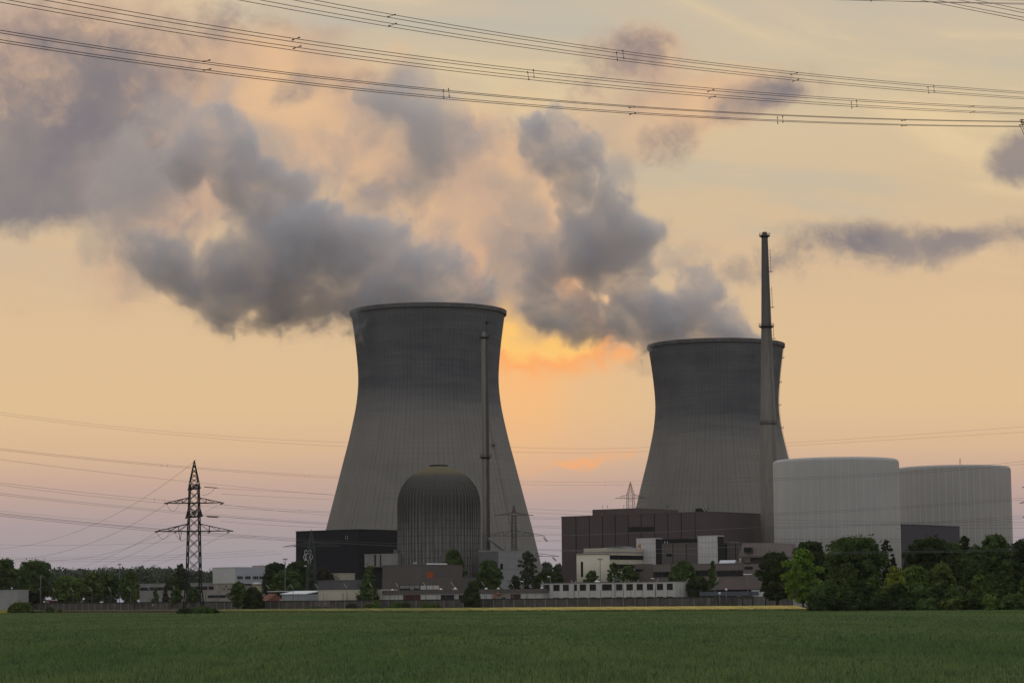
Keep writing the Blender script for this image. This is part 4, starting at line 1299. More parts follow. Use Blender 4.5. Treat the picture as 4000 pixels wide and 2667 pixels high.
def rough_strip(name, label, cols, h, rows, seed, blade=0.35):
    """a stand of stalks between two lines of points, as a bumpy slab plus loose tufts"""
    rng = random.Random(seed)
    m = MB()
    A, B = rows
    n = len(A) - 1
    mat = cols
    for i in range(n):
        L = (A[i + 1] - A[i]).length
        k = max(1, int(L / 0.8))
        for j in range(k):
            t0, t1 = j / k, (j + 1) / k
            p0, p1 = A[i].lerp(A[i + 1], t0), A[i].lerp(A[i + 1], t1)
            q0, q1 = B[i].lerp(B[i + 1], t0), B[i].lerp(B[i + 1], t1)
            hh = h * rng.uniform(0.8, 1.12)
            z = Vector((0, 0, hh))
            m.poly([p0, p1, p1 + z, p0 + z])
            m.poly([p0 + z, p1 + z, q1 + z, q0 + z])
            for _ in range(3):
                b = p0.lerp(p1, rng.random()).lerp(q0, rng.random() * 0.25) + Vector((0, 0, hh * 0.6))
                w = rng.uniform(0.1, 0.3); e = Vector((w, rng.uniform(-.1, .1), 0))
                m.poly([b - e, b + e, b + Vector((rng.uniform(-.2, .2), 0, hh * rng.uniform(0.5, 0.8)))])
    return tag(m.build(name, mat), label, kind='stuff')


def grain_mat(name, c1, c2, unripe=None):
    def fn(N):
        p = N.n('ShaderNodeNewGeometry').outputs['Position']
        n = N.noise(p, 0.08, 5, 0.65)
        k = N.noise(p, 2.0, 3, 0.6)
        col = N.mix(N.mr(n, 0.38, 0.62), c1, c2)
        col = N.mix(N.m('MULTIPLY', N.mr(k, 0.45, 0.7), 0.35), col, tuple(v * 0.6 for v in c1[:3]) + (1,))
        if unripe:      # the western half of the strip ripens later
            x = N.xyz(p)[0]
            f = N.mr(N.m('ADD', x, N.m('MULTIPLY', N.m('SUBTRACT', n, 0.5), 40.0)), 14.0, -26.0, 0.0, 0.85)
            col = N.mix(f, col, unripe)
        return col
    return material(name, fn, 0.95, 0.05)


M_BARLEY = grain_mat('ripe_barley', (0.50, 0.375, 0.10, 1), (0.41, 0.345, 0.09, 1), (0.185, 0.200, 0.062, 1))
M_VERGE = grain_mat('verge_grass', (0.085, 0.112, 0.042, 1), (0.15, 0.175, 0.060, 1))
M_DRY = grain_mat('dry_grass', (0.105, 0.088, 0.052, 1), (0.066, 0.074, 0.036, 1))
EB = [(860, 2391), (1000, 2391), (1300, 2391), (1700, 2390), (2000, 2389), (2300, 2388), (2600, 2386.5), (3000, 2385), (3160, 2385)]
A = [ground_at(a, b) for a, b in EB]
Bk = [WALL(wall_s(a)) - GB * 8 for a, b in EB]
rough_strip('barley', 'ripening yellow barley strip between green field and wall', M_BARLEY, 0.36, ([a.lerp(b, 0.10) for a, b in zip(A, Bk)], [a.lerp(b, 0.97) for a, b in zip(A, Bk)]), 3)
rough_strip('verge', 'dark green grass verge along the barley', M_VERGE, 0.34, ([a + Vector((0, 0.3, 0)) for a in A], [a.lerp(b, 0.09) for a, b in zip(A, Bk)]), 4)
EG = [(-60, 2391.5), (200, 2391.5), (500, 2391), (700, 2391), (870, 2391)]
rough_strip('dry_grass', 'dry rough grass at the foot of the wall on the left', M_DRY, 0.4, ([ground_at(a, b) for a, b in EG], [WALL(wall_s(a)) - GB * 6 for a, b in EG]), 5)
EY = [(-60, 2392.4), (60, 2392.6), (110, 2392.8)]
rough_strip('rapeseed', 'narrow bright yellow strip of flowering rape at the left field edge', plain('rape_yellow', (0.34, 0.31, 0.03, 1), 0.15, 1.0), 0.75,
            ([ground_at(a, b) for a, b in EY], [ground_at(a, b) + Vector((0, 25, 0)) for a, b in EY]), 6)

# perimeter wall
root = empty('perimeter_wall', WALL(S0), 'long grey concrete slab wall with pale posts along the whole site', 'wall')
m = MB(); m.box(WALL(S0) + Vector((0, 0, 0)), GA * (S1 - S0), GB * 0.25, Vector((0, 0, 2.95))); m.build('slabs', M_WALL, root)
m = MB(); m.box(WALL(S0) - GB * 0.12 + Vector((0, 0, 2.95)), GA * (S1 - S0), GB * 0.5, Vector((0, 0, 0.35))); m.build('coping', M_COPING, root)
POSTS = [16, 32, 133, 156, 179, 203, 227, 250, 274, 298, 322, 346, 371, 397, 422, 447, 473, 502, 526, 549, 571, 608, 626, 652, 681, 848, 877, 905, 950, 1057, 1090, 1121, 1152, 1184, 1216, 1236, 1313, 1347,
         1414, 1470, 1518, 1555, 1626, 1662, 1699, 1736, 1774, 1810, 1850, 1889, 1929, 1969, 2008, 2050, 2090, 2131, 2173, 2216, 2258, 2302, 2346, 2390, 2435, 2481, 2525, 2571, 2618, 2665, 2712, 2766, 2772]
pm = None
for i, px in enumerate(POSTS):
    s = wall_s(px)
    if pm is None:
        m = MB(); m.box(WALL(s) - GA * 0.16 - GB * 0.14, GA * 0.32, GB * 0.12, Vector((0, 0, 2.93)))
        pm = m.build('post', M_POST, root); pm_s = s
    else:
        o = pm.copy(); COL.objects.link(o); o.parent = root
        o.location = pm.location + GA * (s - pm_s)
s0 = wall_s(1242); s1 = wall_s(1290)
m = MB(); m.box(WALL(s0) - GB * 0.22 + Vector((0, 0, 0.9)), GA * (s1 - s0), GB * 0.08, Vector((0, 0, 2.2))); m.build('steel_gate', plain('gate_paint', (0.12, 0.115, 0.11, 1), 0.1), root)
for px in (1271, 598):
    s = wall_s(px)
    m = MB(); m.box(WALL(s) - GB * 0.3 + Vector((0, 0, 1.75)), GA * 0.45, GB * 0.05, Vector((0, 0, 0.75))); m.build('notice_plate', plain('notice_beige', (0.40, 0.27, 0.18, 1), 0.1) if px == 1271 else M_GREYWHITE, root)

# slatted gate fence to the right of the wall
root = empty('slatted_gate', WALL(wall_s(2776)), 'grey gate fence of upright slats with bright gaps at the right end of the wall', 'fence')
ga, gb_ = wall_s(2776), wall_s(3095)
m = MB(); m.box(WALL(ga) + Vector((0, 0, 3.0)), GA * (gb_ - ga), GB * 0.15, Vector((0, 0, 0.2)))
m.box(WALL(ga) + Vector((0, 0, 0.15)), GA * (gb_ - ga), GB * 0.15, Vector((0, 0, 0.2))); m.build('rails', M_COPING, root)
m = MB()
s = ga
while s < gb_:
    m.box(WALL(s) - GB * 0.08 + Vector((0, 0, 0.05)), GA * 0.32, GB * 0.06, Vector((0, 0, 3.05)))
    s += 0.46
m.build('slats', M_WALL, root)
for px in (2805, 2860, 2898, 2938, 2990, 3040):
    s = wall_s(px); m = MB(); m.box(WALL(s) - GB * 0.15, GA * 0.3, GB * 0.3, Vector((0, 0, 3.35))); m.build('gate_post', M_COPING, root)
sA, sB = wall_s(2824), wall_s(3120)
m = MB(); m.box(WALL(sA) + GB * 9 + Vector((0, 0, 0)), GA * (sB - sA), GB * 0.3, Vector((0, 0, 2.5)))
tag(m.build('yard_wall', M_GREYWHITE), 'low white yard wall glimpsed through the slatted gate', 'wall')
p0, p1 = at(2880, 2326.5, 800), at(3010, 2325.5, 780)
root = empty('barrier', Vector((p0.x, p0.y, 0)), 'white horizontal barrier beam above the slatted gate', 'barrier')
m = MB(); m.bar(p0, p1, 0.13); m.build('beam', M_WHITE, root)
for q in (p0.lerp(p1, 0.03), p0.lerp(p1, 0.97)):
    m = MB(); m.bar((q.x, q.y, 0), (q.x, q.y, q.z - 0.1), 0.09); m.build('post', M_STEEL, root)


# ------------------------------------------------------------------ trees
def leaf_mat(name, c, t=0.3):
    m = bpy.data.materials.new(name)
    m.use_nodes = True
    tr = m.node_tree
    tr.nodes.clear()
    N = NT(tr)
    p = N.n('ShaderNodeNewGeometry').outputs['Position']
    n = N.noise(p, 0.55, 3, 0.6)
    k = N.noise(p, 3.5, 2, 0.6)
    q = N.noise(p, 0.22, 3, 0.55)
    col = N.mix(N.mr(n, 0.35, 0.65), tuple(v * 0.62 for v in c) + (1,), tuple(min(1, v * 1.25) for v in c) + (1,))
    col = N.mix(N.m('MULTIPLY', N.mr(q, 0.52, 0.36), 0.6), col, tuple(v * 0.42 for v in c) + (1,))
    col = N.mix(N.m('MULTIPLY', N.mr(k, 0.5, 0.75), 0.5), col, (c[0] * 1.7, c[1] * 1.6, c[2] * 1.2, 1))
    d = N.n('ShaderNodeBsdfDiffuse'); N.put(d.inputs[0], col)
    l = N.n('ShaderNodeBsdfTranslucent'); N.put(l.inputs[0], col)
    x = N.n('ShaderNodeMixShader'); x.inputs[0].default_value = t
    tr.links.new(d.outputs[0], x.inputs[1]); tr.links.new(l.outputs[0], x.inputs[2])
    tr.links.new(x.outputs[0], N.n('ShaderNodeOutputMaterial').inputs[0])
    return m


L_DARK = leaf_mat('dark_leaves', (0.054, 0.078, 0.032))
L_MID = leaf_mat('green_leaves', (0.086, 0.130, 0.043))
L_LIGHT = leaf_mat('light_green_leaves', (0.125, 0.180, 0.048))
L_BRIGHT = leaf_mat('bright_green_leaves', (0.160, 0.260, 0.045), 0.35)
L_YELLOW = leaf_mat('yellow_green_leaves', (0.225, 0.265, 0.045), 0.35)
L_OLIVE = leaf_mat('olive_leaves', (0.112, 0.152, 0.047))
L_BROWN = leaf_mat('copper_leaves', (0.066, 0.058, 0.042))
L_PINE = leaf_mat('pine_needles', (0.030, 0.040, 0.028), 0.15)
L_GREY = leaf_mat('grey_green_leaves', (0.078, 0.094, 0.062))
L_FAR = leaf_mat('distant_leaves', (0.085, 0.112, 0.075), 0.2)
M_BARK = plain('bark', (0.055, 0.045, 0.036, 1), 0.25, 1.5, 0.95, 0.1)


def leaf_cloud(rng, lobes, n, size, squash=1.0):
    """numpy arrays (4n x 3 vertices) of leaf sprays lying on the outer part of the lobes"""
    c = np.array([l[0] for l in lobes], dtype=float)
    r = np.array([l[1] for l in lobes], dtype=float)
    w = r[:, 0] * r[:, 0] + r[:, 0] * r[:, 2]
    idx = rng.choice(len(lobes), n, p=w / w.sum())
    d = rng.normal(size=(n, 3))
    d /= np.linalg.norm(d, axis=1)[:, None]
    d[:, 2] = np.where(d[:, 2] < -0.35, -d[:, 2], d[:, 2])
    rad = np.clip(1.0 - np.abs(rng.normal(0, 0.20, n)) + rng.normal(0, 0.06, n), 0.2, 1.25)
    pos = c[idx] + d * r[idx] * rad[:, None]
    nr = d + rng.normal(0, 0.55, (n, 3))
    nr /= np.linalg.norm(nr, axis=1)[:, None] + 1e-9
    a = np.cross(nr, rng.normal(size=(n, 3)))
    a /= np.linalg.norm(a, axis=1)[:, None] + 1e-9
    b = np.cross(nr, a)
    s = size * rng.uniform(0.55, 1.35, n)[:, None]
    v = np.empty((n, 4, 3))
    v[:, 0] = pos - a * s * 0.85
    v[:, 1] = pos - b * s * 0.42 + nr * s * 0.12
    v[:, 2] = pos + a * s * 0.85
    v[:, 3] = pos + b * s * 0.42 + nr * s * 0.12
    return v.reshape(-1, 3)


def quad_mesh(name, v, mat, smooth=False):
    n = len(v) // 4
    me = bpy.data.meshes.new(name)
    me.vertices.add(len(v))
    me.vertices.foreach_set('co', v.astype(np.float32).ravel())
    me.loops.add(4 * n)
    me.loops.foreach_set('vertex_index', np.arange(4 * n, dtype=np.int32))
    me.polygons.add(n)
    me.polygons.foreach_set('loop_start', np.arange(0, 4 * n, 4, dtype=np.int32))
    me.update(calc_edges=True)
    me.materials.append(mat)
    return me


def envelope(style, t):
    if style == 'round': return max(0.0, 1 - (2 * t - 1) ** 2) ** 0.5
    if style == 'spread': return max(0.0, 1 - abs((t - 0.52) / 0.52) ** 2.4) ** 0.5
    if style == 'bush': return max(0.0, 1 - t ** 2.2) ** 0.6 * (0.85 + 0.15 * min(1, t * 5))
    if style == 'column': return max(0.0, 1 - abs(2 * t - 0.9) ** 2.2) ** 0.5 * 0.95
    if style == 'cone': return (1 - t) ** 0.75 * min(1, 0.35 + t * 6) + 0.05
    if style == 'open': return max(0.0, 1 - (2 * t - 1) ** 2) ** 0.4
    if style == 'pine': return (1 - t) ** 0.5 * min(1, 0.3 + t * 3) + 0.12
    return 1.0


def plant(name, label, cat, px, py, Y, wpx, style, mat, seed, clear=0.22, leaf=None, dens=1.0, group=None):
    rng = np.random.default_rng(seed)
    c = at(px, py, Y)
    H, R = max(c.z, 0.6), wpx / 2 / FPX * Y
    bush = style == 'bush'
    wpx = wpx * 1.06
    R *= 1.06
    root = empty(name, Vector((c.x, c.y, 0)), label, cat, group)
    z0 = 0.0 if bush else H * clear
    leaf = leaf or (0.42 if Y < 560 else 0.52 if Y < 760 else 0.68)
    leaf = min(leaf, R * 0.4)
    hgt = H - z0
    lobes = []
    n = int({'round': 44, 'spread': 52, 'bush': 34, 'column': 34, 'cone': 44, 'open': 34, 'pine': 30}[style] * (1.0 if R > 3 else 0.6))
    lr = {'round': 0.27, 'spread': 0.25, 'bush': 0.30, 'column': 0.42, 'cone': 0.27, 'open': 0.25, 'pine': 0.20}[style]
    ph = rng.uniform(0, 6.28)
    for i in range(n):
        t = (i + 0.5) / n
        t = t ** (0.85 if style in ('spread', 'round') else 1.15 if style in ('cone', 'bush') else 1.0)
        e = envelope(style, t)
        a = ph + i * 2.39996 + rng.normal(0, 0.35)
        q = R * lr * rng.uniform(0.7, 1.3) * (0.55 + 0.45 * e)
        rr = max(0.0, R * e - q * 0.8) * (1.0 - 0.45 * rng.random() ** 2) * rng.uniform(0.92, 1.1)
        zz = z0 + t * hgt
        zz = min(zz, H - q * 0.72)
        zz = max(zz, z0 + q * 0.4)
        flat = 0.55 if style in ('cone', 'pine') else 0.8
        lobes.append(((rr * math.cos(a), rr * math.sin(a), zz), (q, q, q * flat)))
    # a top lobe so the tree reaches its full height
    q = R * lr * 0.6
    lobes.append(((rng.normal(0, R * 0.08), 0, H - q * 0.8), (q, q, q * 0.85)))
    nk = 5
    for k in range(nk):
        t = (k + 0.55) / nk
        f = {'open': 0.55, 'pine': 0.35}.get(style, 0.80)
        q = R * envelope(style, t) * f
        if q > 0.25:
            h2 = hgt / nk * 0.75
            zz = min(z0 + t * hgt, H - h2 * 0.9)
            lobes.append(((rng.normal(0, R * 0.06), rng.normal(0, R * 0.06), max(zz, h2 * 0.6)), (q, q, h2)))
    area = sum(4 * math.pi * (l[1][0] ** 2 + 2 * l[1][0] * l[1][2]) / 3 for l in lobes)
    nl = int(min(15000, max(300, area * 1.25 * dens / (leaf * leaf * 0.72))))
    v = leaf_cloud(rng, lobes, nl, leaf)
    # stray sprigs that break the outline
    ns = nl // 14
    k = rng.choice(len(v) // 4, ns)
    off = rng.normal(0, R * 0.05 + 0.12, (ns, 3))
    off[:, 2] = np.abs(off[:, 2]) * 1.2
    vv = v.reshape(-1, 4, 3)[k] + off[:, None, :]
    v = np.concatenate([v, vv.reshape(-1, 3)])
    v[:, 2] = np.maximum(v[:, 2], 0.02)
    o = bpy.data.objects.new('foliage' if bush else 'crown', quad_mesh('foliage' if bush else 'crown', v, mat))
    COL.objects.link(o)
    o.parent = root
    m = MB()
    tr = max(0.05, H * 0.016)
    b = Vector((c.x, c.y, 0))
    zt = H * 0.8 if style in ('column', 'cone', 'pine', 'open') else z0 + hgt * 0.55
    m.tube([b - Vector((0, 0, 0.1)), b + Vector((0.03 * H * rng.normal() * 0.3, 0, zt * 0.5)), b + Vector((0, 0, zt))], [tr, tr * 0.75, tr * 0.25], 8)
    for l in lobes[::2]:
        z = min(zt, max(0.1 * H, l[0][2] - abs(l[1][0]) * 0.9))
        m.tube([b + Vector((0, 0, z * 0.85)), b + Vector(l[0]) * 0.55 + Vector((0, 0, z * 0.4)), b + Vector(l[0])], [tr * 0.4, tr * 0.28, tr * 0.1], 5)
    m.build('stems' if bush else 'trunk', M_BARK, root)
    return root


def wy(px, off):
    return WALL(wall_s(px)).y + off


GR = 'trees and bushes at the right edge of the field'
GM = 'trees standing among the plant buildings'
GL = 'trees on the left behind the wall'
PL = [
    ('tree', 'very dark broad tree left of the bright green tree, beside the slatted gate', 3030, 2160, 770, 150, 'spread', L_DARK, 0.10, GR),
    ('tree', 'dark open tree rising behind the bright green tree, before the nearer reactor', 3165, 2118, 800, 150, 'spread', L_DARK, 0.2, GR),
    ('tree', 'bright fresh green tree, the lightest large tree at the field edge', 3132, 2148, 690, 158, 'open', L_BRIGHT, 0.06, GR),
    ('tree', 'large dark rounded tree in front of the nearer pale reactor', 3338, 2103, 620, 240, 'spread', L_MID, 0.12, GR),
    ('tree', 'dark inner tree low behind the large rounded one', 3290, 2160, 640, 150, 'round', L_DARK, 0.1, GR),
    ('pine_tree', 'dark ragged pine right of the large rounded tree', 3458, 2110, 660, 100, 'pine', L_PINE, 0.2, GR),
    ('tree', 'dark low spruce at the foot of the ragged pine', 3490, 2178, 655, 70, 'cone', L_PINE, 0.05, GR),
    ('tree', 'yellow leaved small tree in the middle of the hedge', 3496, 2213, 545, 92, 'open', L_YELLOW, 0.1, GR),
    ('tree', 'soft light green tree just right of the yellow one', 3570, 2212, 575, 128, 'round', L_LIGHT, 0.1, GR),
    ('tree', 'compact round tree with lighter top, right of the soft light green one', 3677, 2204, 520, 112, 'round', L_OLIVE, 0.12, GR),
    ('tree', 'wide dark tree in front of the violet grey block', 3625, 2106, 640, 205, 'spread', L_DARK, 0.12, GR),
    ('tree', 'dark tree between the violet block tree and the knobbly one', 3712, 2122, 665, 150, 'round', L_MID, 0.12, GR),
    ('tree', 'knobbly dark tree with clumped top against the farther reactor', 3768, 2094, 690, 78, 'open', L_DARK, 0.2, GR),
    ('tree', 'shorter leafy tree filling the gap below the knobbly tree', 3812, 2138, 625, 120, 'round', L_MID, 0.1, GR),
    ('tree', 'tall tree at the right end of the farther reactor, with ragged right side', 3888, 2091, 600, 138, 'spread', L_MID, 0.12, GR),
    ('tree', 'dark tree cut by the right edge of the photo', 3992, 2112, 640, 110, 'spread', L_DARK, 0.1, GR),
    ('tree', 'dark low tree between the tall ragged tree and the right edge', 3945, 2195, 610, 120, 'round', L_DARK, 0.08, GR),
]
BU = [
    (3188, 2290, 456, 92, L_MID, 'leafy bush at the left end of the hedge on the field edge'),
    (3240, 2268, 458, 110, L_MID, 'tall bush second from the left in the hedge'),
    (3302, 2228, 462, 116, L_OLIVE, 'highest bush of the hedge, peaked, below the large rounded tree'),
    (3360, 2275, 455, 100, L_DARK, 'dark bush right of the highest peaked one'),
    (3408, 2258, 458, 116, L_MID, 'broad bush with small dark trunk hollow below the pine'),
    (3455, 2290, 452, 90, L_OLIVE, 'bush just left of the yellow tree foot'),
    (3510, 2282, 448, 120, L_DARK, 'dark upright bush below the yellow tree'),
    (3580, 2288, 446, 130, L_MID, 'broad bush below the soft light green tree'),
    (3655, 2300, 447, 120, L_DARK, 'dark bush beneath the compact round tree'),
    (3738, 2298, 445, 130, L_MID, 'loose bush below the dark middle trees'),
    (3824, 2246, 448, 96, L_OLIVE, 'pointed light topped bush in the right part of the hedge'),
    (3880, 2274, 443, 108, L_MID, 'rounded bush right of the pointed one'),
    (3948, 2262, 445, 118, L_DARK, 'big dark bush near the right edge'),
    (3998, 2266, 440, 64, L_LIGHT, 'elder bush with pale blossom at the right edge'),
    (3625, 2342, 438, 110, L_MID, 'low bush on the field edge below the dark bush'),
    (3720, 2340, 437, 110, L_OLIVE, 'low olive bush on the field edge'),
    (3796, 2335, 436, 90, L_DARK, 'low dark bush on the field edge below the pointed bush'),
    (3866, 2326, 436, 88, L_LIGHT, 'low light green bush on the field edge'),
    (3950, 2322, 435, 120, L_MID, 'wide low bush at the right end of the field edge'),
    (3450, 2330, 447, 120, L_DARK, 'low dark bush on the field edge below the pine'),
    (3220, 2330, 450, 130, L_DARK, 'low dark bush at the left foot of the hedge'),
    (3330, 2325, 449, 130, L_DARK, 'low shadowy bush beneath the highest peaked bush'),
    (3540, 2335, 443, 110, L_DARK, 'low dark bush on the field edge below the yellow tree'),
]
MT = [
    ('conifer', 'cone shaped green conifer left of the stepped brown building', 1440, 2211, 890, 98, 'cone', L_MID, 0.06, GM),
    ('tree', 'round tree rising behind the stepped brown building, before the dome', 1772, 2148, 972, 98, 'round', L_MID, 0.1, GM),
    ('tree', 'bushy tree before the grey concrete building', 1912, 2191, 885, 112, 'round', L_MID, 0.06, GM),
    ('birch_tree', 'slim airy birch right of the grey concrete building', 2060, 2153, 890, 84, 'open', L_GREY, 0.15, GM),
    ('tree', 'dark low tree right of the birch', 2132, 2232, 880, 112, 'round', L_DARK, 0.08, GM),
    ('tree', 'dark low tree against the brown hall corner', 2178, 2240, 885, 60, 'round', L_DARK, 0.08, GM),
    ('tree', 'dark bushy tree at the left foot of the birch', 2012, 2250, 900, 52, 'round', L_DARK, 0.08, GM),
    ('tree', 'pale distant tree seen between the nearer tower and the brown hall', 2130, 2198, 1650, 80, 'round', L_FAR, 0.1, GM),
    ('tree', 'pale distant tree touching the brown hall edge', 2180, 2205, 1680, 70, 'round', L_FAR, 0.1, GM),
    ('tree', 'small tree before the rounded stair of the cream offices', 2312, 2230, 866, 72, 'open', L_MID, 0.15, GM),
    ('tree', 'slim tree before the ribbon windows of the cream offices', 2398, 2200, 868, 66, 'open', L_MID, 0.15, GM),
    ('tree', 'leafy tree beside the brown corner pier', 2452, 2213, 862, 88, 'round', L_MID, 0.1, GM),
    ('tree', 'full round tree before the long pale brown range', 2668, 2194, 825, 112, 'round', L_MID, 0.08, GM),
    ('poplar', 'narrow upright poplar before the glass rooflights', 2783, 2191, 830, 40, 'column', L_MID, 0.05, GM),
    ('tree', 'low tree filling the gap between round tree and poplar', 2728, 2252, 820, 96, 'round', L_DARK, 0.05, GM),
    ('tree', 'dark tree with knobbly top left of the black hall', 1080, 2201, 975, 108, 'spread', L_DARK, 0.1, GM),
    ('tree', 'big dark tree at the black hall corner, behind the green pylon', 1170, 2195, 985, 130, 'spread', L_DARK, 0.1, GM),
    ('tree', 'green rounded tree low in front of the black hall corner', 1128, 2232, 950, 140, 'round', L_MID, 0.06, GM),
    ('tree', 'copper leaved tree right of the green pylon', 1262, 2222, 985, 96, 'round', L_BROWN, 0.08, GM),
    ('tree', 'tall loose tree at the far left edge', 22, 2186, 1050, 100, 'spread', L_MID, 0.1, GL),
    ('tree', 'largest dense tree on the left, behind the wall', 132, 2193, 1000, 150, 'spread', L_MID, 0.14, GL),
    ('tree', 'light green round tree right of the largest left tree', 268, 2252, 995, 132, 'round', L_LIGHT, 0.16, GL),
    ('tree', 'left one of a close pair of tall dark trees', 366, 2238, 1005, 96, 'round', L_OLIVE, 0.08, GL),
    ('tree', 'right one of a close pair of tall dark trees', 430, 2240, 1012, 90, 'round', L_MID, 0.08, GL),
    ('tree', 'upright dark tree between the dark pair and the lattice pylon', 510, 2232, 1000, 72, 'column', L_MID, 0.1, GL),
    ('tree', 'tall dark tree directly left of the lattice pylon', 705, 2203, 1075, 66, 'open', L_DARK, 0.1, GL),
    ('tree', 'spreading dark tree under the tall one left of the pylon', 690, 2262, 1060, 110, 'round', L_DARK, 0.08, GL),
    ('sapling', 'thin sapling growing in front of the wall', 527, 2262, wy(527, -5), 44, 'open', L_OLIVE, 0.2, GL),
    ('sapling', 'small bushy sapling poking above the wall at the left', 53, 2318, wy(53, 3), 36, 'round', L_MID, 0.3, GL),
    ('sapling', 'first small fir in the row behind the wall', 608, 2296, 955, 40, 'cone', L_MID, 0.08, GL),
    ('sapling', 'second small reddish fir in the row behind the wall', 648, 2302, 950, 42, 'cone', L_BROWN, 0.08, GL),
    ('sapling', 'third small fir in the row, nearest the pylon', 690, 2300, 945, 54, 'round', L_MID, 0.08, GL),
    ('sapling', 'small tree seen through the pylon legs', 756, 2296, 940, 58, 'round', L_MID, 0.08, GL),
    ('tree', 'leafy tree below the white building', 930, 2274, 905, 82, 'open', L_MID, 0.1, GL),
]
i = 0
for nm, lab, px, py, Y, w, st, mt, cl, g in PL + MT:
    i += 1
    plant(nm, lab, 'tree', px, py, Y, w, st, mt, 100 + i, cl, dens=0.75 if st == 'open' else 1.0, group=g, leaf=1.2 if Y > 1500 else None)
for px, py, Y, w, mt, lab in BU:
    i += 1
    plant('bush', lab, 'bush', px, py, Y, w, 'bush', mt, 300 + i, group='hedge bushes along the right field edge')
WB = [
    (78, 2354, 770, 98, L_OLIVE, 'broad olive bush at the left edge of the field'),
    (195, 2371, 768, 38, L_MID, 'small round bush left of the middle of the left wall'),
    (232, 2379, 768, 20, L_MID, 'tiny bush right of the small round one'),
    (725, 2377, 566, 62, L_DARK, 'dark shrub at the left foot of the lattice pylon'),
    (792, 2371, 570, 86, L_MID, 'broad shrub between the lattice pylon legs'),
    (838, 2380, 572, 44, L_DARK, 'small shrub at the right foot of the lattice pylon'),
    (990, 2293, wy(990, -10), 94, L_DARK, 'big round dark bush in front of the wall below the silo'),
    (1841, 2273, wy(1841, -8), 84, L_DARK, 'tall dark bush in front of the wall, right of the middle'),
    (1470, 2345, wy(1470, -7), 44, L_LIGHT, 'light green bush at the wall below the cream building'),
    (1548, 2352, wy(1548, -7), 66, L_MID, 'low green bush at the wall below the brown fascia'),
    (1586, 2350, wy(1586, -7), 40, L_MID, 'rounded low bush touching the previous low one at the wall'),
    (1680, 2358, wy(1680, -7), 84, L_OLIVE, 'flat weedy bush at the wall foot near the middle'),
    (1375, 2358, wy(1375, -6), 48, L_BROWN, 'brownish weedy bush at the wall right of the steel gate'),
    (1228, 2373, wy(1228, -8), 46, L_MID, 'low weeds at the wall left of the steel gate'),
    (1440, 2358, wy(1440, -6), 40, L_OLIVE, 'small dull bush left of the light green one at the wall'),
]
for px, py, Y, w, mt, lab in WB:
    i += 1
    plant('bush', lab, 'bush', px, py, Y, w, 'bush', mt, 300 + i, leaf=0.3, group='bushes along the wall and pylon foot')

# far wood behind the plant
rng = np.random.default_rng(7)
lobes = []
for px in range(-260, 4300, 11):
    for row in range(2):
        Y = 1760 + row * 130 + rng.uniform(-40, 40)
        top = np.interp(px, [-200, 100, 420, 480, 600, 800, 900, 1300, 4300], [2222, 2226, 2219, 2214, 2217, 2226, 2226, 2230, 2235]) + rng.normal(0, 5) + (10 if row == 0 else 0)
        c = at(px + rng.uniform(-6, 6), top, Y)
        q = rng.uniform(4.5, 7.5)
        lobes.append(((c.x, c.y, c.z - q), (q, q, q)))
        lobes.append(((c.x + rng.normal(0, 3), c.y - 4, c.z * 0.45), (q * 1.15, q, c.z * 0.42)))
v = leaf_cloud(rng, lobes, 150000, 1.5)
v[:, 2] = np.maximum(v[:, 2], 0.05)
o = bpy.data.objects.new('forest', quad_mesh('forest', v, L_FAR))
COL.objects.link(o)
tag(o, 'far off wood along the horizon behind the plant', kind='stuff')

# wheat: blades in clumps, denser and finer near the camera
rng = np.random.default_rng(11)
def blades(n, y0, y1, w, h0, h1):
    y = np.sqrt(rng.uniform(y0 * y0, y1 * y1, n))
    x = rng.uniform(-1, 1, n) * (y * 0.222 + 3)
    cl = np.sin(x * 1.7 + np.sin(y * 0.9) * 2) * np.sin(y * 1.3 + x * 0.4)
    h = rng.uniform(h0, h1, n) * (1 + 0.16 * cl)
    a = rng.uniform(0, math.pi, n)
    ww = w * rng.uniform(0.6, 1.4, n)
    lean = rng.normal(0, 0.06, (n, 2))
    v = np.empty((n, 4, 3))
    v[:, 0] = np.stack([x - np.cos(a) * ww, y - np.sin(a) * ww, np.full(n, 0.0)], 1)
    v[:, 1] = np.stack([x + np.cos(a) * ww, y + np.sin(a) * ww, np.full(n, 0.0)], 1)
    v[:, 2] = np.stack([x + np.cos(a) * ww * 0.5 + lean[:, 0], y + np.sin(a) * ww * 0.5 + lean[:, 1], h], 1)
    v[:, 3] = np.stack([x - np.cos(a) * ww * 0.5 + lean[:, 0], y - np.sin(a) * ww * 0.5 + lean[:, 1], h * rng.uniform(0.85, 1.0, n)], 1)
    keep = np.ones(n, bool)
    # wheel tracks of the sprayer
    tx = (x * 0.945 - y * 0.327)
    keep &= ~((np.abs((tx % 27.0) - 25.3) < 0.38) | (np.abs((tx % 27.0) - 23.4) < 0.38)) | (rng.random(n) < 0.06)
    return v[keep].reshape(-1, 3)
v = np.concatenate([blades(170000, 52, 120, 0.016, 0.20, 0.36), blades(130000, 115, 220, 0.035, 0.18, 0.34), blades(170000, 205, 440, 0.055, 0.16, 0.30), blades(140000, 425, 780, 0.13, 0.16, 0.28)])
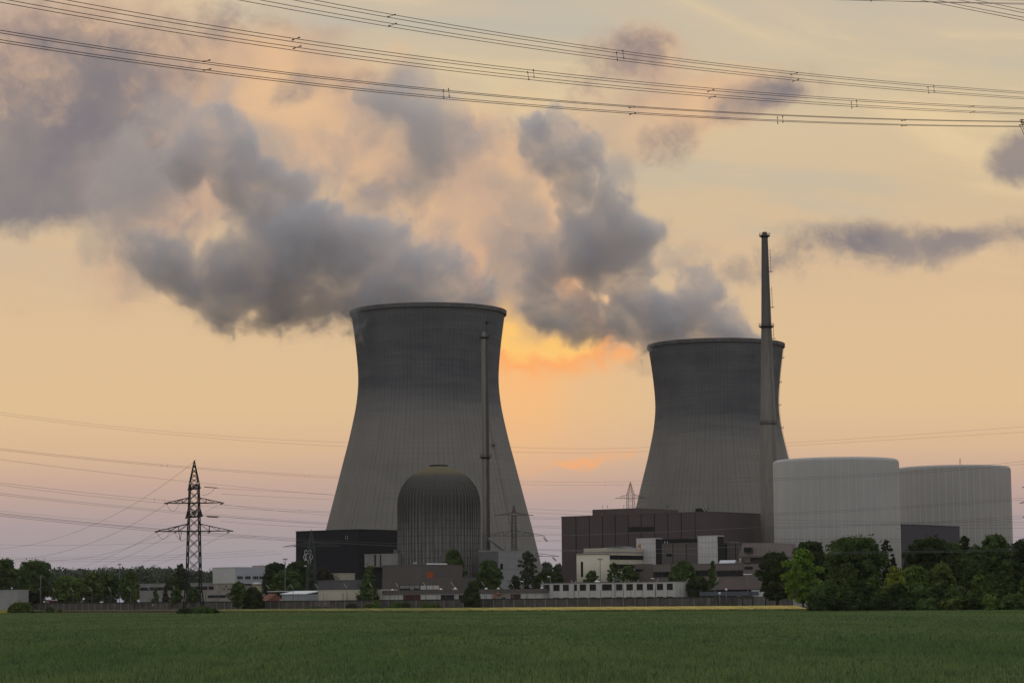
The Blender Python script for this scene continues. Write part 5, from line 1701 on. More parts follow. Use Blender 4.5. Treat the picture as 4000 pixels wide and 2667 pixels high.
# nothing grows beyond the field edge
q = v.reshape(-1, 4, 3)
qx, qy = q[:, 0, 0], q[:, 0, 1]
ex = np.array([p.x / p.y for p in edge]); ey = np.array([p.y for p in edge])
v = q[qy < np.interp(qx / qy, ex, ey) - 0.5].reshape(-1, 3)
def wheat_mat(N):
    p = N.n('ShaderNodeNewGeometry').outputs['Position']
    x, y, z = N.xyz(p)[:3]
    a = N.noise(N.vec(x, N.m('MULTIPLY', y, 0.22), 0.0), 0.06, 6, 0.65)
    b = N.noise(N.vec(x, y, 0.0), 2.6, 3, 0.7)
    c = N.noise(N.vec(x, N.m('MULTIPLY', y, 0.4), 3.0), 0.55, 4, 0.65)
    col = N.mix(N.mr(a, 0.35, 0.65), (0.108, 0.182, 0.058, 1), (0.180, 0.236, 0.084, 1))
    col = N.mix(N.m('MULTIPLY', N.mr(b, 0.48, 0.66), 0.9), col, (0.030, 0.060, 0.028, 1))
    col = N.mix(N.m('MULTIPLY', N.mr(c, 0.50, 0.68), 0.6), col, (0.060, 0.100, 0.050, 1))
    return N.mix(N.m('MULTIPLY', N.mr(b, 0.40, 0.28), 0.6), col, (0.30, 0.30, 0.13, 1))
o = bpy.data.objects.new('wheat', quad_mesh('wheat', v, material('wheat_blades', wheat_mat, 0.8, 0.1)))
COL.objects.link(o)
tag(o, 'knee high green wheat standing in the field', kind='stuff')


# ------------------------------------------------------------------ pylons
M_PYL = plain('dark_green_lattice_paint', (0.018, 0.020, 0.019, 1), 0.2, 0.6, 0.7, 0.2)
M_PYLG = plain('green_lattice_paint', (0.060, 0.078, 0.064, 1), 0.2, 0.6, 0.7, 0.2)
M_PYLB = plain('grey_lattice_steel', (0.075, 0.072, 0.070, 1), 0.2, 0.6, 0.7, 0.2)
M_INS = plain('brown_insulator', (0.11, 0.085, 0.040, 1), 0.1, 1.0, 0.4, 0.4)
M_WIRE = plain('dark_conductor', (0.050, 0.048, 0.050, 1), 0.1, 0.5, 0.5, 0.4)


def pylon(label, base, levels, arms, leg, brace, mat, rot=0.2, group='lattice power pylons', peak=None):
    """levels: (z, half width) upward; arms: (z, half length, direction, rise, half width)"""
    root = empty('power_pylon', base, label, 'pylon', group)
    b = Vector(base)
    def corners(z, h):
        return [b + Vector((h * 1.414 * math.cos(rot + math.pi / 4 + k * math.pi / 2), h * 1.414 * math.sin(rot + math.pi / 4 + k * math.pi / 2), z)) for k in range(4)]
    zs = [l[0] for l in levels]; hs = [l[1] for l in levels]
    seq = [levels[0][0]]
    while seq[-1] < levels[-1][0] - 0.5:
        h = float(np.interp(seq[-1], zs, hs))
        seq.append(min(levels[-1][0], seq[-1] + max(0.9, h * 1.75)))
    m = MB()
    for z0, z1 in zip(seq[:-1], seq[1:]):
        c0, c1 = corners(z0, float(np.interp(z0, zs, hs))), corners(z1, float(np.interp(z1, zs, hs)))
        for k in range(4):
            j = (k + 1) % 4
            m.bar(c0[k], c1[k], leg)
            m.bar(c0[k], c1[j], brace)
            m.bar(c0[j], c1[k], brace)
    m.build('lattice_tower', mat, root)
    if peak:
        m = MB()
        z0, z1 = levels[-1][0], peak
        c0 = corners(z0, hs[-1])
        tip = b + Vector((0, 0, z1))
        n = 5
        for i in range(n):
            t0, t1 = i / n, (i + 1) / n
            for k in range(4):
                j = (k + 1) % 4
                p, q = c0[k].lerp(tip, t0), c0[k].lerp(tip, t1)
                p2, q2 = c0[j].lerp(tip, t0), c0[j].lerp(tip, t1)
                m.bar(p, q, leg * 0.8)
                if i < n - 1:
                    m.bar(p, q2, brace * 0.9); m.bar(p2, q, brace * 0.9)
        m.build('peak', mat, root)
    for z, L, a, rise, w in arms:
        d = Vector((math.cos(a), math.sin(a), 0)); e = Vector((-d.y, d.x, 0))
        m = MB()
        h = float(np.interp(z, zs, hs))
        for s in (-1, 1):
            tip = b + d * L * s + Vector((0, 0, z + 0.05))
            for q in (-1, 1):
                r0 = b + d * h * s + e * h * 0.9 * q
                m.bar(r0 + Vector((0, 0, z)), tip, leg * 0.95)
                m.bar(r0 + Vector((0, 0, z + rise)), tip, leg * 0.75)
                for t0, t1 in ((0.0, 0.3), (0.3, 0.3), (0.3, 0.6), (0.6, 0.6)):
                    lo = (r0 + Vector((0, 0, z))).lerp(tip, t1)
                    up = (r0 + Vector((0, 0, z + rise))).lerp(tip, t0)
                    m.bar(lo, up, brace * 0.8)
            m.bar(tip - d * s * 0.5, tip + d * s * 0.35 - Vector((0, 0, 0.1)), leg * 1.25)
        m.bar(b - d * h + e * h + Vector((0, 0, z)), b + d * h + e * h + Vector((0, 0, z)), leg)
        m.bar(b - d * h - e * h + Vector((0, 0, z)), b + d * h - e * h + Vector((0, 0, z)), leg)
        m.build('cross_arm', mat, root)
    return root


def insulator(root, p, q, r=0.10):
    m = MB()
    m.bar(p, q, r, r, 6)
    return m.build('insulator', M_INS, root)


# pylon in the field
c = at(758, 2000, 574); base = Vector((c.x, c.y, 0))
zf = lambda py: at(758, py, 574).z
r_ = pylon('dark lattice pylon standing alone in the field left of the plant', base,
           [(-0.2, 2.35), (6.7, 1.62), (zf(2074), 1.34), (zf(1885), 1.02)],
           [(zf(1964), 6.7, 0.06, 1.25, 1), (zf(2074), 8.9, 0.06, 1.75, 1), (zf(1908), 5.0, -1.16, 1.3, 1), (zf(2018), 7.0, -1.16, 1.9, 1)],
           0.15, 0.085, M_PYL, rot=0.28, peak=zf(1797))
def tube_obj(name, pts, r, mat, parent=None, sides=4):
    m = MB(); m.tube(pts, r, sides); return m.build(name, mat, parent)
def hang(p, q, sag, n=10):
    p, q = Vector(p), Vector(q)
    return [p.lerp(q, i / n) - Vector((0, 0, sag * 4 * (i / n) * (1 - i / n))) for i in range(n + 1)]
for (x0, y0), (x1, y1) in (((652, 1969), (661, 1960)), ((861, 1970), (871, 1964)), ((612, 2079), (622, 2070)), ((683, 2080), (692, 2072)), ((812, 2081), (824, 2073)), ((887, 2081), (897, 2074))):
    insulator(r_, at(x0, y0, 573), at(x1, y1, 573.8), 0.16)
for (x0, y0), (x1, y1) in (((806, 1901), (850, 1905)), ((812, 2014), (858, 2017)), ((818, 2018), (850, 2020))):
    insulator(r_, at(x0 - 8, y0, 569.5), at(x1, y1, 572), 0.10)
for (x0, y0), (x1, y1), sg in (((653, 1973), (700, 1968), 1.5), ((613, 2080), (664, 2075), 1.6), ((684, 2082), (735, 2094), 1.3), ((840, 1906), (790, 1933), 0.5)):
    tube_obj('jumper_loop', hang(at(x0, y0, 573), at(x1, y1, 573), sg), 0.035, M_WIRE, r_)
for x0 in (698, 709):
    insulator(r_, at(x0, 2074, 573), at(704, 2110, 573), 0.07)
tag(tube_obj('marker_plate', [at(708, 2383, 571), at(708, 2389, 571)], 0.32, M_WHITE, r_))

# green pylon before the black hall
c = at(1216, 2200, 945); zf = lambda py: at(1216, py, 945).z
pylon('green lattice pylon in front of the black hall corner', Vector((c.x, c.y, 0)),
      [(-0.2, 2.3), (zf(2300), 1.7), (zf(2130), 1.05)], [(zf(2133), 11.2, -0.25, 1.6, 1)], 0.13, 0.075, M_PYLG, rot=0.35, peak=zf(2067))
# grey pylon before the nearer tower
c = at(2008, 2090, 1060); zf = lambda py: at(2008, py, 1060).z
r_ = pylon('grey lattice pylon with three cross arms at the right foot of the nearer tower', Vector((c.x, c.y, 0)),
           [(-0.2, 2.6), (zf(2172), 1.05), (zf(2005), 0.80)], [(zf(2012), 8.6, 0.25, 1.2, 1), (zf(2092), 13.8, 0.25, 2.3, 1), (zf(2172), 20.0, 0.25, 2.6, 1)],
           0.12, 0.07, M_PYLB, rot=0.3, peak=zf(1971))
for (x0, y0), (x1, y1) in (((2122, 2097), (2135, 2114)), ((2127, 2097), (2139, 2114)), ((2156, 2175), (2170, 2189)), ((2161, 2175), (2174, 2189))):
    insulator(r_, at(x0, y0, 1058), at(x1, y1, 1058), 0.14)
# pylon behind the brown hall
c = at(2463, 1940, 1260); zf = lambda py: at(2463, py, 1260).z
pylon('slender pylon peeking over the brown hall left of the farther tower', Vector((c.x, c.y, 0)),
      [(-0.2, 3.4), (zf(1985), 1.75), (zf(1928), 1.5)], [(zf(1946), 7.9, 0.1, 2.2, 1)], 0.11, 0.06, plain('far_hazed_lattice', (0.10, 0.075, 0.07, 1), 0.1), rot=0.3, peak=zf(1881))  # pale reddish evening haze is put into this lattice colour
# pylon just outside the right edge: only the arm tips reach into the picture
c = at(4048, 1960, 900); zf = lambda py: at(4048, py, 900).z
pylon('pylon at the right edge of which only the left arm tips show', Vector((c.x, c.y, 0)),
      [(-0.2, 2.6), (zf(2019), 1.5), (zf(1900), 1.1)], [(zf(1903), 4.9, 0.05, 1.4, 1), (zf(1963), 5.9, 0.05, 1.6, 1), (zf(2018), 5.0, 0.05, 1.6, 1)], 0.13, 0.07, M_PYL, rot=0.3, peak=zf(1820))
# tall pylon outside the right edge that carries the near lines
c = at(4700, 475, 190); zf = lambda py: at(4700, py, 190).z
r_ = pylon('near pylon beyond the upper right corner whose clamp ends the lowest near line', Vector((c.x, c.y, 0)),
           [(-0.2, 3.6), (20, 1.9), (zf(300), 1.2)], [(zf(440), 13.4, math.pi - 0.05, 2.0, 1)], 0.12, 0.06, M_PYL, rot=0.1, peak=zf(150))
m = MB()
for (x0, y0), (x1, y1) in (((3989, 467), (3994, 489)), ((3994, 467), (3999, 488)), ((3985, 468), (4010, 467)), ((3980, 489), (4010, 487)), ((3990, 478), (4010, 480))):
    m.bar(at(x0, y0, 189), at(x1, y1, 189), 0.035)
m.build('line_clamp', M_STEEL, r_)
for y0 in (469, 490):
    tube_obj('jumper_loop', [at(3983, y0, 189), at(3990, y0 + 12, 189), at(3997, y0 + 30, 189), at(4010, y0 + 60, 189)], 0.02, M_WIRE, r_)


# ------------------------------------------------------------------ lines
def curve_pts(pts, Y0, Y1, n=40):
    """smooth curve through photo pixels; distance runs from Y0 to Y1 as along a straight line in space"""
    xs = np.array([p[0] for p in pts], float); ys = np.array([p[1] for p in pts], float)
    out = []
    x0, x1 = xs[0], xs[-1]
    # least squares parabola through the given places
    deg = min(2, len(pts) - 1)
    k = np.polyfit((xs - x0) / (x1 - x0), ys, deg)
    for i in range(n + 1):
        t = i / n
        px = x0 + (x1 - x0) * t
        py = float(np.polyval(k, t))
        Y = 1.0 / (1 / Y0 + (1 / Y1 - 1 / Y0) * t)
        out.append(at(px, py, Y))
    return out


def power_line(label, wires, Y0, Y1, r, spacers=(), group='power lines across the sky', ext=True, mat=None):
    first = None
    root = None
    for w in wires:
        pts = curve_pts(w, Y0, Y1)
        if root is None:
            root = empty('power_line', pts[0], label, 'power line', group)
        m = MB(); m.tube(pts, r, 5)
        m.build('conductor', mat or M_WIRE, root)
    x0, x1 = wires[0][0][0], wires[0][-1][0]
    for (a, b), (c, d) in spacers:
        t = (0.5 * (a + c) - x0) / (x1 - x0)
        Y = 1.0 / (1 / Y0 + (1 / Y1 - 1 / Y0) * t)
        p, q = at(a, b, Y), at(c, d, Y)
        m = MB(); m.bar(p, q, r * 0.9)
        for e in (p, q):
            dd = (q - p).normalized() * r * 3
            m.bar(e - dd, e + dd, r * 2.2)
        m.build('spacer', M_STEEL, root)
    return root


S = 0.8507
def L_(pts): return [(x * S, y * S) for x, y in pts]
def R_(pts): return [(2000 + x * S, y * S) for x, y in pts]
b1 = [L_([(1422, 0), (1813, 69), (2351, 157)]) + R_([(509, 235), (1309, 336), (1937, 396), (2380, 421)]),
      L_([(1325, 0), (1783, 78), (2351, 171)]) + R_([(480, 243), (1283, 343), (1910, 402), (2380, 428)]),
      L_([(1175, 0), (1818, 110), (2351, 194)]) + R_([(513, 267), (1315, 366), (1939, 421), (2380, 446)]),
      L_([(1075, 0), (1787, 120), (2351, 208)]) + R_([(484, 276), (1290, 374), (1914, 427), (2380, 453)])]
s1 = [L_([(1813, 69), (1783, 78)]), L_([(1818, 110), (1787, 120)]), R_([(509, 235), (513, 267)]), R_([(480, 243), (484, 276)]), R_([(1309, 336), (1283, 343)]), R_([(1315, 366), (1290, 374)]), R_([(1937, 396), (1939, 421)]), R_([(1910, 402), (1914, 427)])]
power_line('uppermost of the three near four wire bundles crossing the sky', b1, 118, 190, 0.018, s1)
b2 = [L_([(275, 0), (1373, 174), (2351, 310)]) + R_([(98, 323), (925, 413), (1582, 464), (2120, 488), (2380, 490)]),
      L_([(170, 0), (1345, 184), (2351, 323)]) + R_([(72, 333), (900, 421), (1558, 471), (2100, 493), (2380, 496)]),
      L_([(10, 0), (1380, 213), (2351, 343)]) + R_([(101, 354), (932, 443), (1584, 489), (2125, 512), (2380, 515)]),
      L_([(-40, 8), (1350, 223), (2351, 357)]) + R_([(77, 365), (906, 452), (1561, 496), (2105, 517), (2380, 521)])]
s2 = [L_([(1373, 174), (1345, 184)]), L_([(1380, 213), (1350, 223)]), R_([(98, 323), (101, 354)]), R_([(72, 333), (77, 365)]), R_([(925, 413), (900, 421)]), R_([(932, 443), (906, 452)]), R_([(1582, 464), (1584, 489)]), R_([(1558, 471), (1561, 496)]), R_([(2120, 488), (2100, 493)]), R_([(2125, 512), (2105, 517)])]
power_line('middle one of the three near four wire bundles crossing the sky', b2, 105, 190, 0.018, s2)
b3 = [L_([(-40, 137), (0, 143), (962, 277), (2060, 411)]) + R_([(561, 493), (1243, 536), (1806, 553), (2351, 549)]),
      L_([(-40, 149), (0, 155), (935, 283), (2036, 416)]) + R_([(540, 495), (1219, 540), (1790, 555), (2340, 552)]),
      L_([(-40, 180), (0, 186), (965, 318), (2063, 442)]) + R_([(565, 521), (1244, 561), (1810, 577), (2351, 572)]),
      L_([(-40, 192), (0, 198), (938, 323), (2038, 449)]) + R_([(542, 526), (1220, 566), (1790, 579), (2340, 575)])]
s3 = [L_([(962, 277), (935, 283)]), L_([(965, 318), (938, 323)]), L_([(2060, 411), (2063, 442)]), L_([(2036, 416), (2038, 449)]), R_([(561, 493), (540, 495)]), R_([(565, 521), (542, 526)]), R_([(1243, 536), (1244, 561)]), R_([(1219, 540), (1220, 566)]), R_([(1806, 553), (1790, 555)]), R_([(1810, 577), (1790, 579)])]
power_line('lowest near four wire bundle, ending in a clamp at the right edge', b3, 103, 189, 0.018, s3)
power_line('steep four wire bundle cutting the upper right corner',
           [R_([(2120, 0), (2250, 26), (2400, 57)]), R_([(2045, 0), (2200, 30), (2400, 71)]), R_([(1945, 0), (2150, 42), (2400, 90)]), R_([(1870, 0), (2100, 45), (2400, 105)])], 130, 105, 0.018)
power_line('nearly level three wire line along the upper right frame edge',
           [R_([(1470, 0), (1900, 9), (2400, 17)]), R_([(1560, 0), (1950, 12), (2400, 22)]), R_([(2100, 0), (2250, 1), (2400, 3)])], 210, 190, 0.020, [R_([(1650, 3), (1648, 7)])])

RW = 0.036
FAR = 'thin power lines low in the sky'
M_WIREF = plain('weathered_conductor', (0.115, 0.105, 0.105, 1), 0.1, 0.5, 0.5, 0.4)
def far_line(label, wires, Y0=650, Y1=1000, r=RW, spacers=(), mat=None):
    return power_line(label, wires, Y0, Y1, r, spacers, FAR, mat=mat or M_WIREF)
far_line('pair of wires passing just below the field pylon peak towards the nearer tower', [[(-20, 1749), (768, 1824), (1000, 1843), (1325, 1861)], [(-20, 1755), (768, 1829.5), (1000, 1849), (1325, 1868)]],
         spacers=[((630, 1814), (630, 1820)), ((654, 1816), (654, 1822)), ((1193, 1855), (1193, 1861)), ((1208, 1856), (1208, 1862))])
far_line('single wire passing the top of the field pylon body', [[(-20, 1791), (741, 1881), (1000, 1907), (1308, 1934)]])
far_line('pair of darker wires at the upper arm of the field pylon', [[(-20, 1882), (643, 1953), (1000, 1981), (1292, 1998)], [(-20, 1890), (643, 1966), (1000, 1987), (1292, 2003)]],
         spacers=[((604, 1948), (604, 1960)), ((643, 1953), (643, 1966)), ((1172, 1991), (1172, 1996))])
far_line('pair of pale wires between the two arms of the field pylon', [[(-20, 1923), (741, 2000), (1000, 2023), (1280, 2041)], [(-20, 1930), (741, 2006), (1000, 2030), (1280, 2048)]])
far_line('triple wire at the field pylon lower arm, running on before the black hall', [[(-20, 2001), (625, 2065), (1000, 2092), (1553, 2122)], [(-20, 2006), (625, 2070), (1000, 2096), (1553, 2132)], [(-20, 2012), (625, 2075), (1000, 2103), (1553, 2132), (1890, 2143)]], 640, 930, 0.042, mat=M_WIRE)
far_line('faint wire low above the wood, left of the field pylon', [[(-20, 1992), (643, 2054), (800, 2066)]], r=0.024)
far_line('wires leaving the right short arms of the field pylon', [[(850, 1906), (1000, 1914), (1300, 1930)], [(866, 1928), (1000, 1936), (1300, 1950)], [(868, 1969), (1000, 1985), (1290, 2012)], [(860, 2017), (1000, 2027), (1285, 2046)], [(864, 2035), (1000, 2046), (1280, 2060)]], 580, 900, 0.03)
fp = 'wire falling left from the field pylon, '
far_line(fp + 'from its peak', [[(767, 1797), (665, 1873), (491, 1982), (379, 2045), (156, 2122), (-20, 2142)]], 574, 800, 0.03, mat=M_WIRE)
far_line(fp + 'from the upper left arm tip', [[(650, 1968), (491, 2058), (379, 2116), (179, 2165), (-20, 2188)]], 574, 800, 0.032, mat=M_WIRE)
far_line(fp + 'the steepest from the lower left arm tip', [[(612, 2078), (527, 2125), (430, 2172), (308, 2219)]], 574, 1000, 0.032, mat=M_WIRE)
far_line(fp + 'from the lower arm middle, flattening', [[(643, 2078), (527, 2127), (357, 2174), (112, 2186)]], 600, 900, 0.03, mat=M_WIRE)
far_line(fp + 'from the inner lower arm', [[(681, 2080), (580, 2134), (393, 2212)]], 574, 1000, 0.032, mat=M_WIRE)
far_line(fp + 'emerging from behind the mast', [[(732, 2120), (640, 2163), (531, 2205)], [(732, 2158), (650, 2190), (585, 2212)]], 590, 900, 0.028, mat=M_WIRE)
far_line('wires rising to the right arm tips of the field pylon', [[(790, 2132), (840, 2106), (884, 2082)], [(800, 2000), (830, 1984), (852, 1970)]], 620, 574, 0.03, mat=M_WIRE)
far_line('faint far wires converging low over the white building', [[(0, 2127), (500, 2124), (1000, 2093)], [(0, 2176), (500, 2172), (750, 2165), (1000, 2147)], [(0, 2184), (500, 2181), (750, 2172), (1080, 2152)], [(0, 2190), (500, 2190), (800, 2179), (1100, 2162)]], 1300, 1250, 0.04)
far_line('uppermost faint pair of wires left of the nearer tower', [[(-20, 1607), (600, 1680), (1365, 1728)], [(-20, 1616), (600, 1690), (1360, 1744)]], 1400, 1560, 0.05)
far_line('uppermost faint pair of wires between the two towers', [[(1990, 1745), (2260, 1752), (2540, 1746)], [(1990, 1764), (2260, 1768), (2540, 1762)]], 1560, 1600, 0.05)
far_line('uppermost faint pair of wires right of the farther tower', [[(3060, 1730), (3500, 1702), (4020, 1664)], [(3060, 1742), (3500, 1716), (4020, 1686)]], 1600, 1500, 0.05)
far_line('pair of wires just above the slender pylon peak', [[(2027, 1880), (2270, 1881), (2511, 1880), (3020, 1862)], [(2027, 1891.5), (2270, 1893), (2511, 1892), (3020, 1874)]], 1150, 1100, 0.035, [((2363, 1881), (2365, 1893))])
far_line('pairs of wires between nearer tower and brown hall', [[(2054, 1986), (2200, 1993), (2314, 1998)], [(2058, 2000), (2200, 2007), (2314, 2013)], [(2062, 2018), (2140, 2021), (2230, 2022)], [(2064, 2025), (2190, 2026.5)]], 1090, 1080, 0.04)
far_line('lower wire pairs between nearer tower and brown hall', [[(2072, 2053), (2192, 2056)], [(2074, 2059), (2192, 2062)], [(2082, 2082), (2192, 2085)], [(2086, 2091), (2192, 2090)], [(2090, 2107), (2192, 2109)], [(2092, 2112), (2192, 2115)]], 1085, 1075, 0.04)
far_line('long level wire pair crossing the brown hall front towards the cream offices', [[(1890, 2143), (2090, 2145), (2200, 2146), (2500, 2152), (2560, 2155)], [(2090, 2148), (2200, 2150), (2500, 2158), (2800, 2163)]], 870, 860, 0.045, mat=M_GALV)
far_line('upper wire rising across the brown hall to the pale reactors', [[(2200, 2091), (2600, 2076), (3020, 2056)]], 900, 880, 0.038, mat=M_GALV)
far_line('lower wire rising across the service blocks past the white stair towers', [[(2560, 2144), (2820, 2137), (3060, 2126)]], 850, 840, 0.042, mat=M_GALV)
far_line('top wire pair crossing both pale reactors', [[(3000, 1868), (3509, 1845), (4020, 1798)], [(3000, 1876), (3509, 1853), (4020, 1809)]], 880, 850, 0.036, [((3571, 1838), (3574, 1846))], mat=M_WIRE)
far_line('middle wire pair crossing both pale reactors', [[(3000, 2006), (3509, 1979), (4020, 1942)], [(3000, 2013), (3509, 1986), (4020, 1950)]], 880, 850, 0.036, [((3586, 1976), (3586, 1982))], mat=M_WIRE)
far_line('lower wire pair crossing both pale reactors', [[(3000, 2057), (3509, 2044), (4020, 2012)], [(3000, 2063), (3509, 2049), (4020, 2022)]], 880, 850, 0.036, [((3571, 2038), (3571, 2046))], mat=M_WIRE)
far_line('level wires low on the pale reactors above the trees', [[(3000, 2028), (3500, 2038), (4020, 2038)], [(3000, 2040), (3500, 2048), (4020, 2048)], [(3000, 2104), (3500, 2104), (4020, 2095)], [(3000, 2115), (3500, 2116), (4020, 2106)], [(3500, 2063), (4020, 2062)]], 870, 850, 0.032, mat=M_WIRE)
far_line('two pale wires passing before the crowns of the right trees', [[(3220, 2155), (3500, 2153), (3980, 2143)], [(3220, 2162), (3500, 2159), (3980, 2150)]], 430, 425, 0.018, mat=M_GALV)

# ------------------------------------------------------------------ lamps, masts, fence posts
M_LAMPARM = plain('pale_lamp_arm', (0.34, 0.33, 0.31, 1), 0.1, 1.0, 0.5, 0.4)
M_LAMPPOST = plain('lamp_post_grey', (0.11, 0.115, 0.12, 1), 0.1, 1.0, 0.6, 0.4)
proto = empty('perimeter_lamp', Vector((0, 0, 0)), 'x', 'lamp post', 'slanted lamp posts along the perimeter wall')
m = MB(); m.bar((0, 0, 0), (0, 0, 7.9), 0.10, 0.085, 6); lp_post = m.build('post', M_LAMPPOST, proto)
m = MB(); m.bar((0, 0, 7.8), (-1.15, 0, 9.35), 0.10, 0.13, 6); lp_arm = m.build('lamp_arm', M_LAMPARM, proto)
LAMPS = [(114, 'before the largest left tree, first from the left edge'), (162, 'beside the tall flagpole like mast on the left'), (215, 'at the left side of the light green tree'),
         (286, 'at the right side of the light green tree'), (359, 'before the left one of the dark tree pair'), (433, 'before the right one of the dark tree pair'), (509, 'at the upright dark tree'),
         (586, 'between the upright dark tree and the small firs'), (687, 'just left of the lattice pylon'), (854, 'below the left face of the white building'), (1051, 'above the red roofed shed'),
         (1145, 'behind the left part of the garage shed'), (1243, 'at the corner where shed and cream building meet'), (1355, 'before the plain middle of the cream building'), (1455, 'between the two red framed windows'),
         (1557, 'before the grey ribbon window of the stepped building'), (1665, 'before the white panelled ribbon window'), (1774, 'left of the tall dark bush at the wall'), (1893, 'right of the tall dark bush at the wall'),
         (2005, 'at the orange excavator'), (2129, 'before the first window of the white container office'), (2243, 'before the fourth window of the white container office'),
         (2435, 'right of the wide window of the container office, arm turned right'), (2561, 'near the right end of the container office, arm turned right'),
         (2678, 'before the full round tree, arm turned right'), (2795, 'before the sloping brown gatehouse roof, arm turned right')]
for i, (px, lab) in enumerate(LAMPS):
    if i == 0:
        r = proto
    else:
        r = proto.copy(); COL.objects.link(r)
        for ch in (lp_post, lp_arm):
            k = ch.copy(); COL.objects.link(k); k.parent = r
    p = WALL(wall_s(px)) + GB * 4.0
    q = at(px, 2330, p.y)
    r.location = (q.x, q.y, 0)
    r.rotation_euler = (0, 0, math.radians(-10 if px < 2400 else 170))
    r['label'] = 'slanted lamp post ' + lab

root = empty('security_fence', WALL(S0) + GB * 6, 'thin wire security fence on slim dark posts just inside the wall', 'fence')
fpx = [20, 32, 96, 300, 380, 470, 600, 700, 760, 800, 880, 920, 960, 1064, 1123, 1188, 1220, 1234, 1294, 1299, 1315, 1348, 1385, 1420, 1452, 1500, 1540, 1580, 1620, 1700, 1745, 1800, 1925, 1960, 2020, 2052, 2095, 2102, 2136, 2178, 2220, 2263, 2306, 2350, 2394, 2424, 2440, 2471, 2519, 2568, 2617, 2640, 2700]
s0_ = wall_s(20)
m = MB(); b = WALL(s0_) + GB * 6; m.bar(b, b + Vector((0, 0, 5.9)), 0.075, 0.075, 5); fpost = m.build('fence_post', M_LAMPPOST, root)
for px in fpx[1:]:
    o = fpost.copy(); COL.objects.link(o); o.parent = root
    o.location = fpost.location + GA * (wall_s(px) - s0_)
m = MB()
for z in (3.6, 4.1, 4.6, 5.1, 5.6):
    m.bar(WALL(s0_) + GB * 6 + Vector((0, 0, z)), WALL(wall_s(2700)) + GB * 6 + Vector((0, 0, z)), 0.012)
m.build('wires', M_GALV, root)


def mast(label, px, py, Y, head, name='floodlight_mast'):
    c = at(px, py, Y)
    r = empty(name, Vector((c.x, c.y, 0)), label, 'mast' if 'mast' in name else 'street lamp')
    b = Vector((c.x, c.y, 0))
    m = MB(); m.bar(b, c, 0.20, 0.12, 8); m.build('pole', M_LAMPPOST, r)
    m = MB()
    if head == 'tee':
        m.box(c - Vector((0.85, 0.15, 0)), Vector((1.7, 0, 0)), Vector((0, 0.3, 0)), Vector((0, 0, 0.25)))
        m.build('head', M_LAMPPOST, r)
        for dxx in (-0.65, 0.0, 0.65):
            m = MB(); m.box(c + Vector((dxx - 0.22, -0.4, -0.35)), Vector((0.44, 0, 0)), Vector((0, 0.3, 0.1)), Vector((0, 0, 0.3))); m.build('floodlight', M_GALV, r)
    elif head == 'arm':
        m.lathe((0, 0), [(0.05, 0), (0.28, 0.1), (0.30, 0.25), (0.08, 0.38)], 10)
        m.v = [(x * 2.2 + c.x - 0.5, y + c.y, z + c.z - 0.15 + 0.12 * (-x)) for x, y, z in m.v]
        m.build('lamp_head', M_WHITE, r)
    elif head == 'twin':
        for s in (-1, 1):
            m = MB(); m.lathe((0, 0), [(0.05, 0), (0.26, 0.1), (0.28, 0.22), (0.08, 0.34)], 10)
            m.v = [(x * 2.4 + c.x + s * 0.85, y + c.y, z + c.z - 0.1 + 0.18 * x * s) for x, y, z in m.v]
            m.build('lamp_head', M_WHITE, r)
        m = MB(); m.lathe((c.x, c.y), [(0.1, c.z - 0.2), (0.3, c.z), (0.1, c.z + 0.2)], 10); m.build('hub', M_WHITE, r)
    elif head == 'globe':
        m.lathe((c.x, c.y), [(0.38 * math.sin(t) + 0.01, c.z + 0.38 - 0.38 * math.cos(t)) for t in np.linspace(0, math.pi, 9)], 14)
        m.build('globe', M_WHITE, r)
    return r


mast('tall T topped floodlight mast left of the black hall', 1114, 2183, 940, 'tee')
mast('T topped floodlight mast rising above the far wood on the left', 467, 2203, 1150, 'tee')
mast('T topped floodlight mast before the rounded stair of the cream offices', 2344, 2183, 850, 'tee')
mast('thin bare mast in front of the largest left tree', 159, 2245, 985, 'none')
mast('white headed street lamp left of the container office', 2044, 2271, 870, 'arm', 'street_lamp')
mast('white headed street lamp above the left end of the container office', 2149, 2252, 860, 'arm', 'street_lamp')
mast('white headed street lamp above the pale hall at the left edge', 46, 2300, 995, 'globe', 'street_lamp')
mast('white headed street lamp between the light green tree and the dark pair', 293, 2301, 1000, 'globe', 'street_lamp')
mast('twin armed white street lamp above the gatehouse roof', 2920, 2243, 790, 'twin', 'street_lamp')
mast('white globe lamp before the blue grey carport', 2811, 2321, 785, 'globe', 'street_lamp')
mast('slim lamp with small white head right of the globe lamp', 2837, 2306, 786, 'globe', 'street_lamp')
mast('white headed street lamp against the brown range above the container office', 2554, 2259, 840, 'arm', 'street_lamp')
mast('thin white headed lamp at the foot of the black hall by the green pylon', 1198, 2210, 960, 'arm', 'street_lamp')


# ------------------------------------------------------------------ vehicles behind the wall
M_TRUCKW = plain('white_lorry_paint', (0.58, 0.58, 0.57, 1), 0.04, 0.6, 0.45, 0.4)
M_TRUCKR = plain('red_container_paint', (0.24, 0.045, 0.035, 1), 0.1, 0.6, 0.6, 0.3)
M_TYRE = plain('tyre_rubber', (0.02, 0.02, 0.02, 1), 0.1, 1.0, 0.9, 0.1)


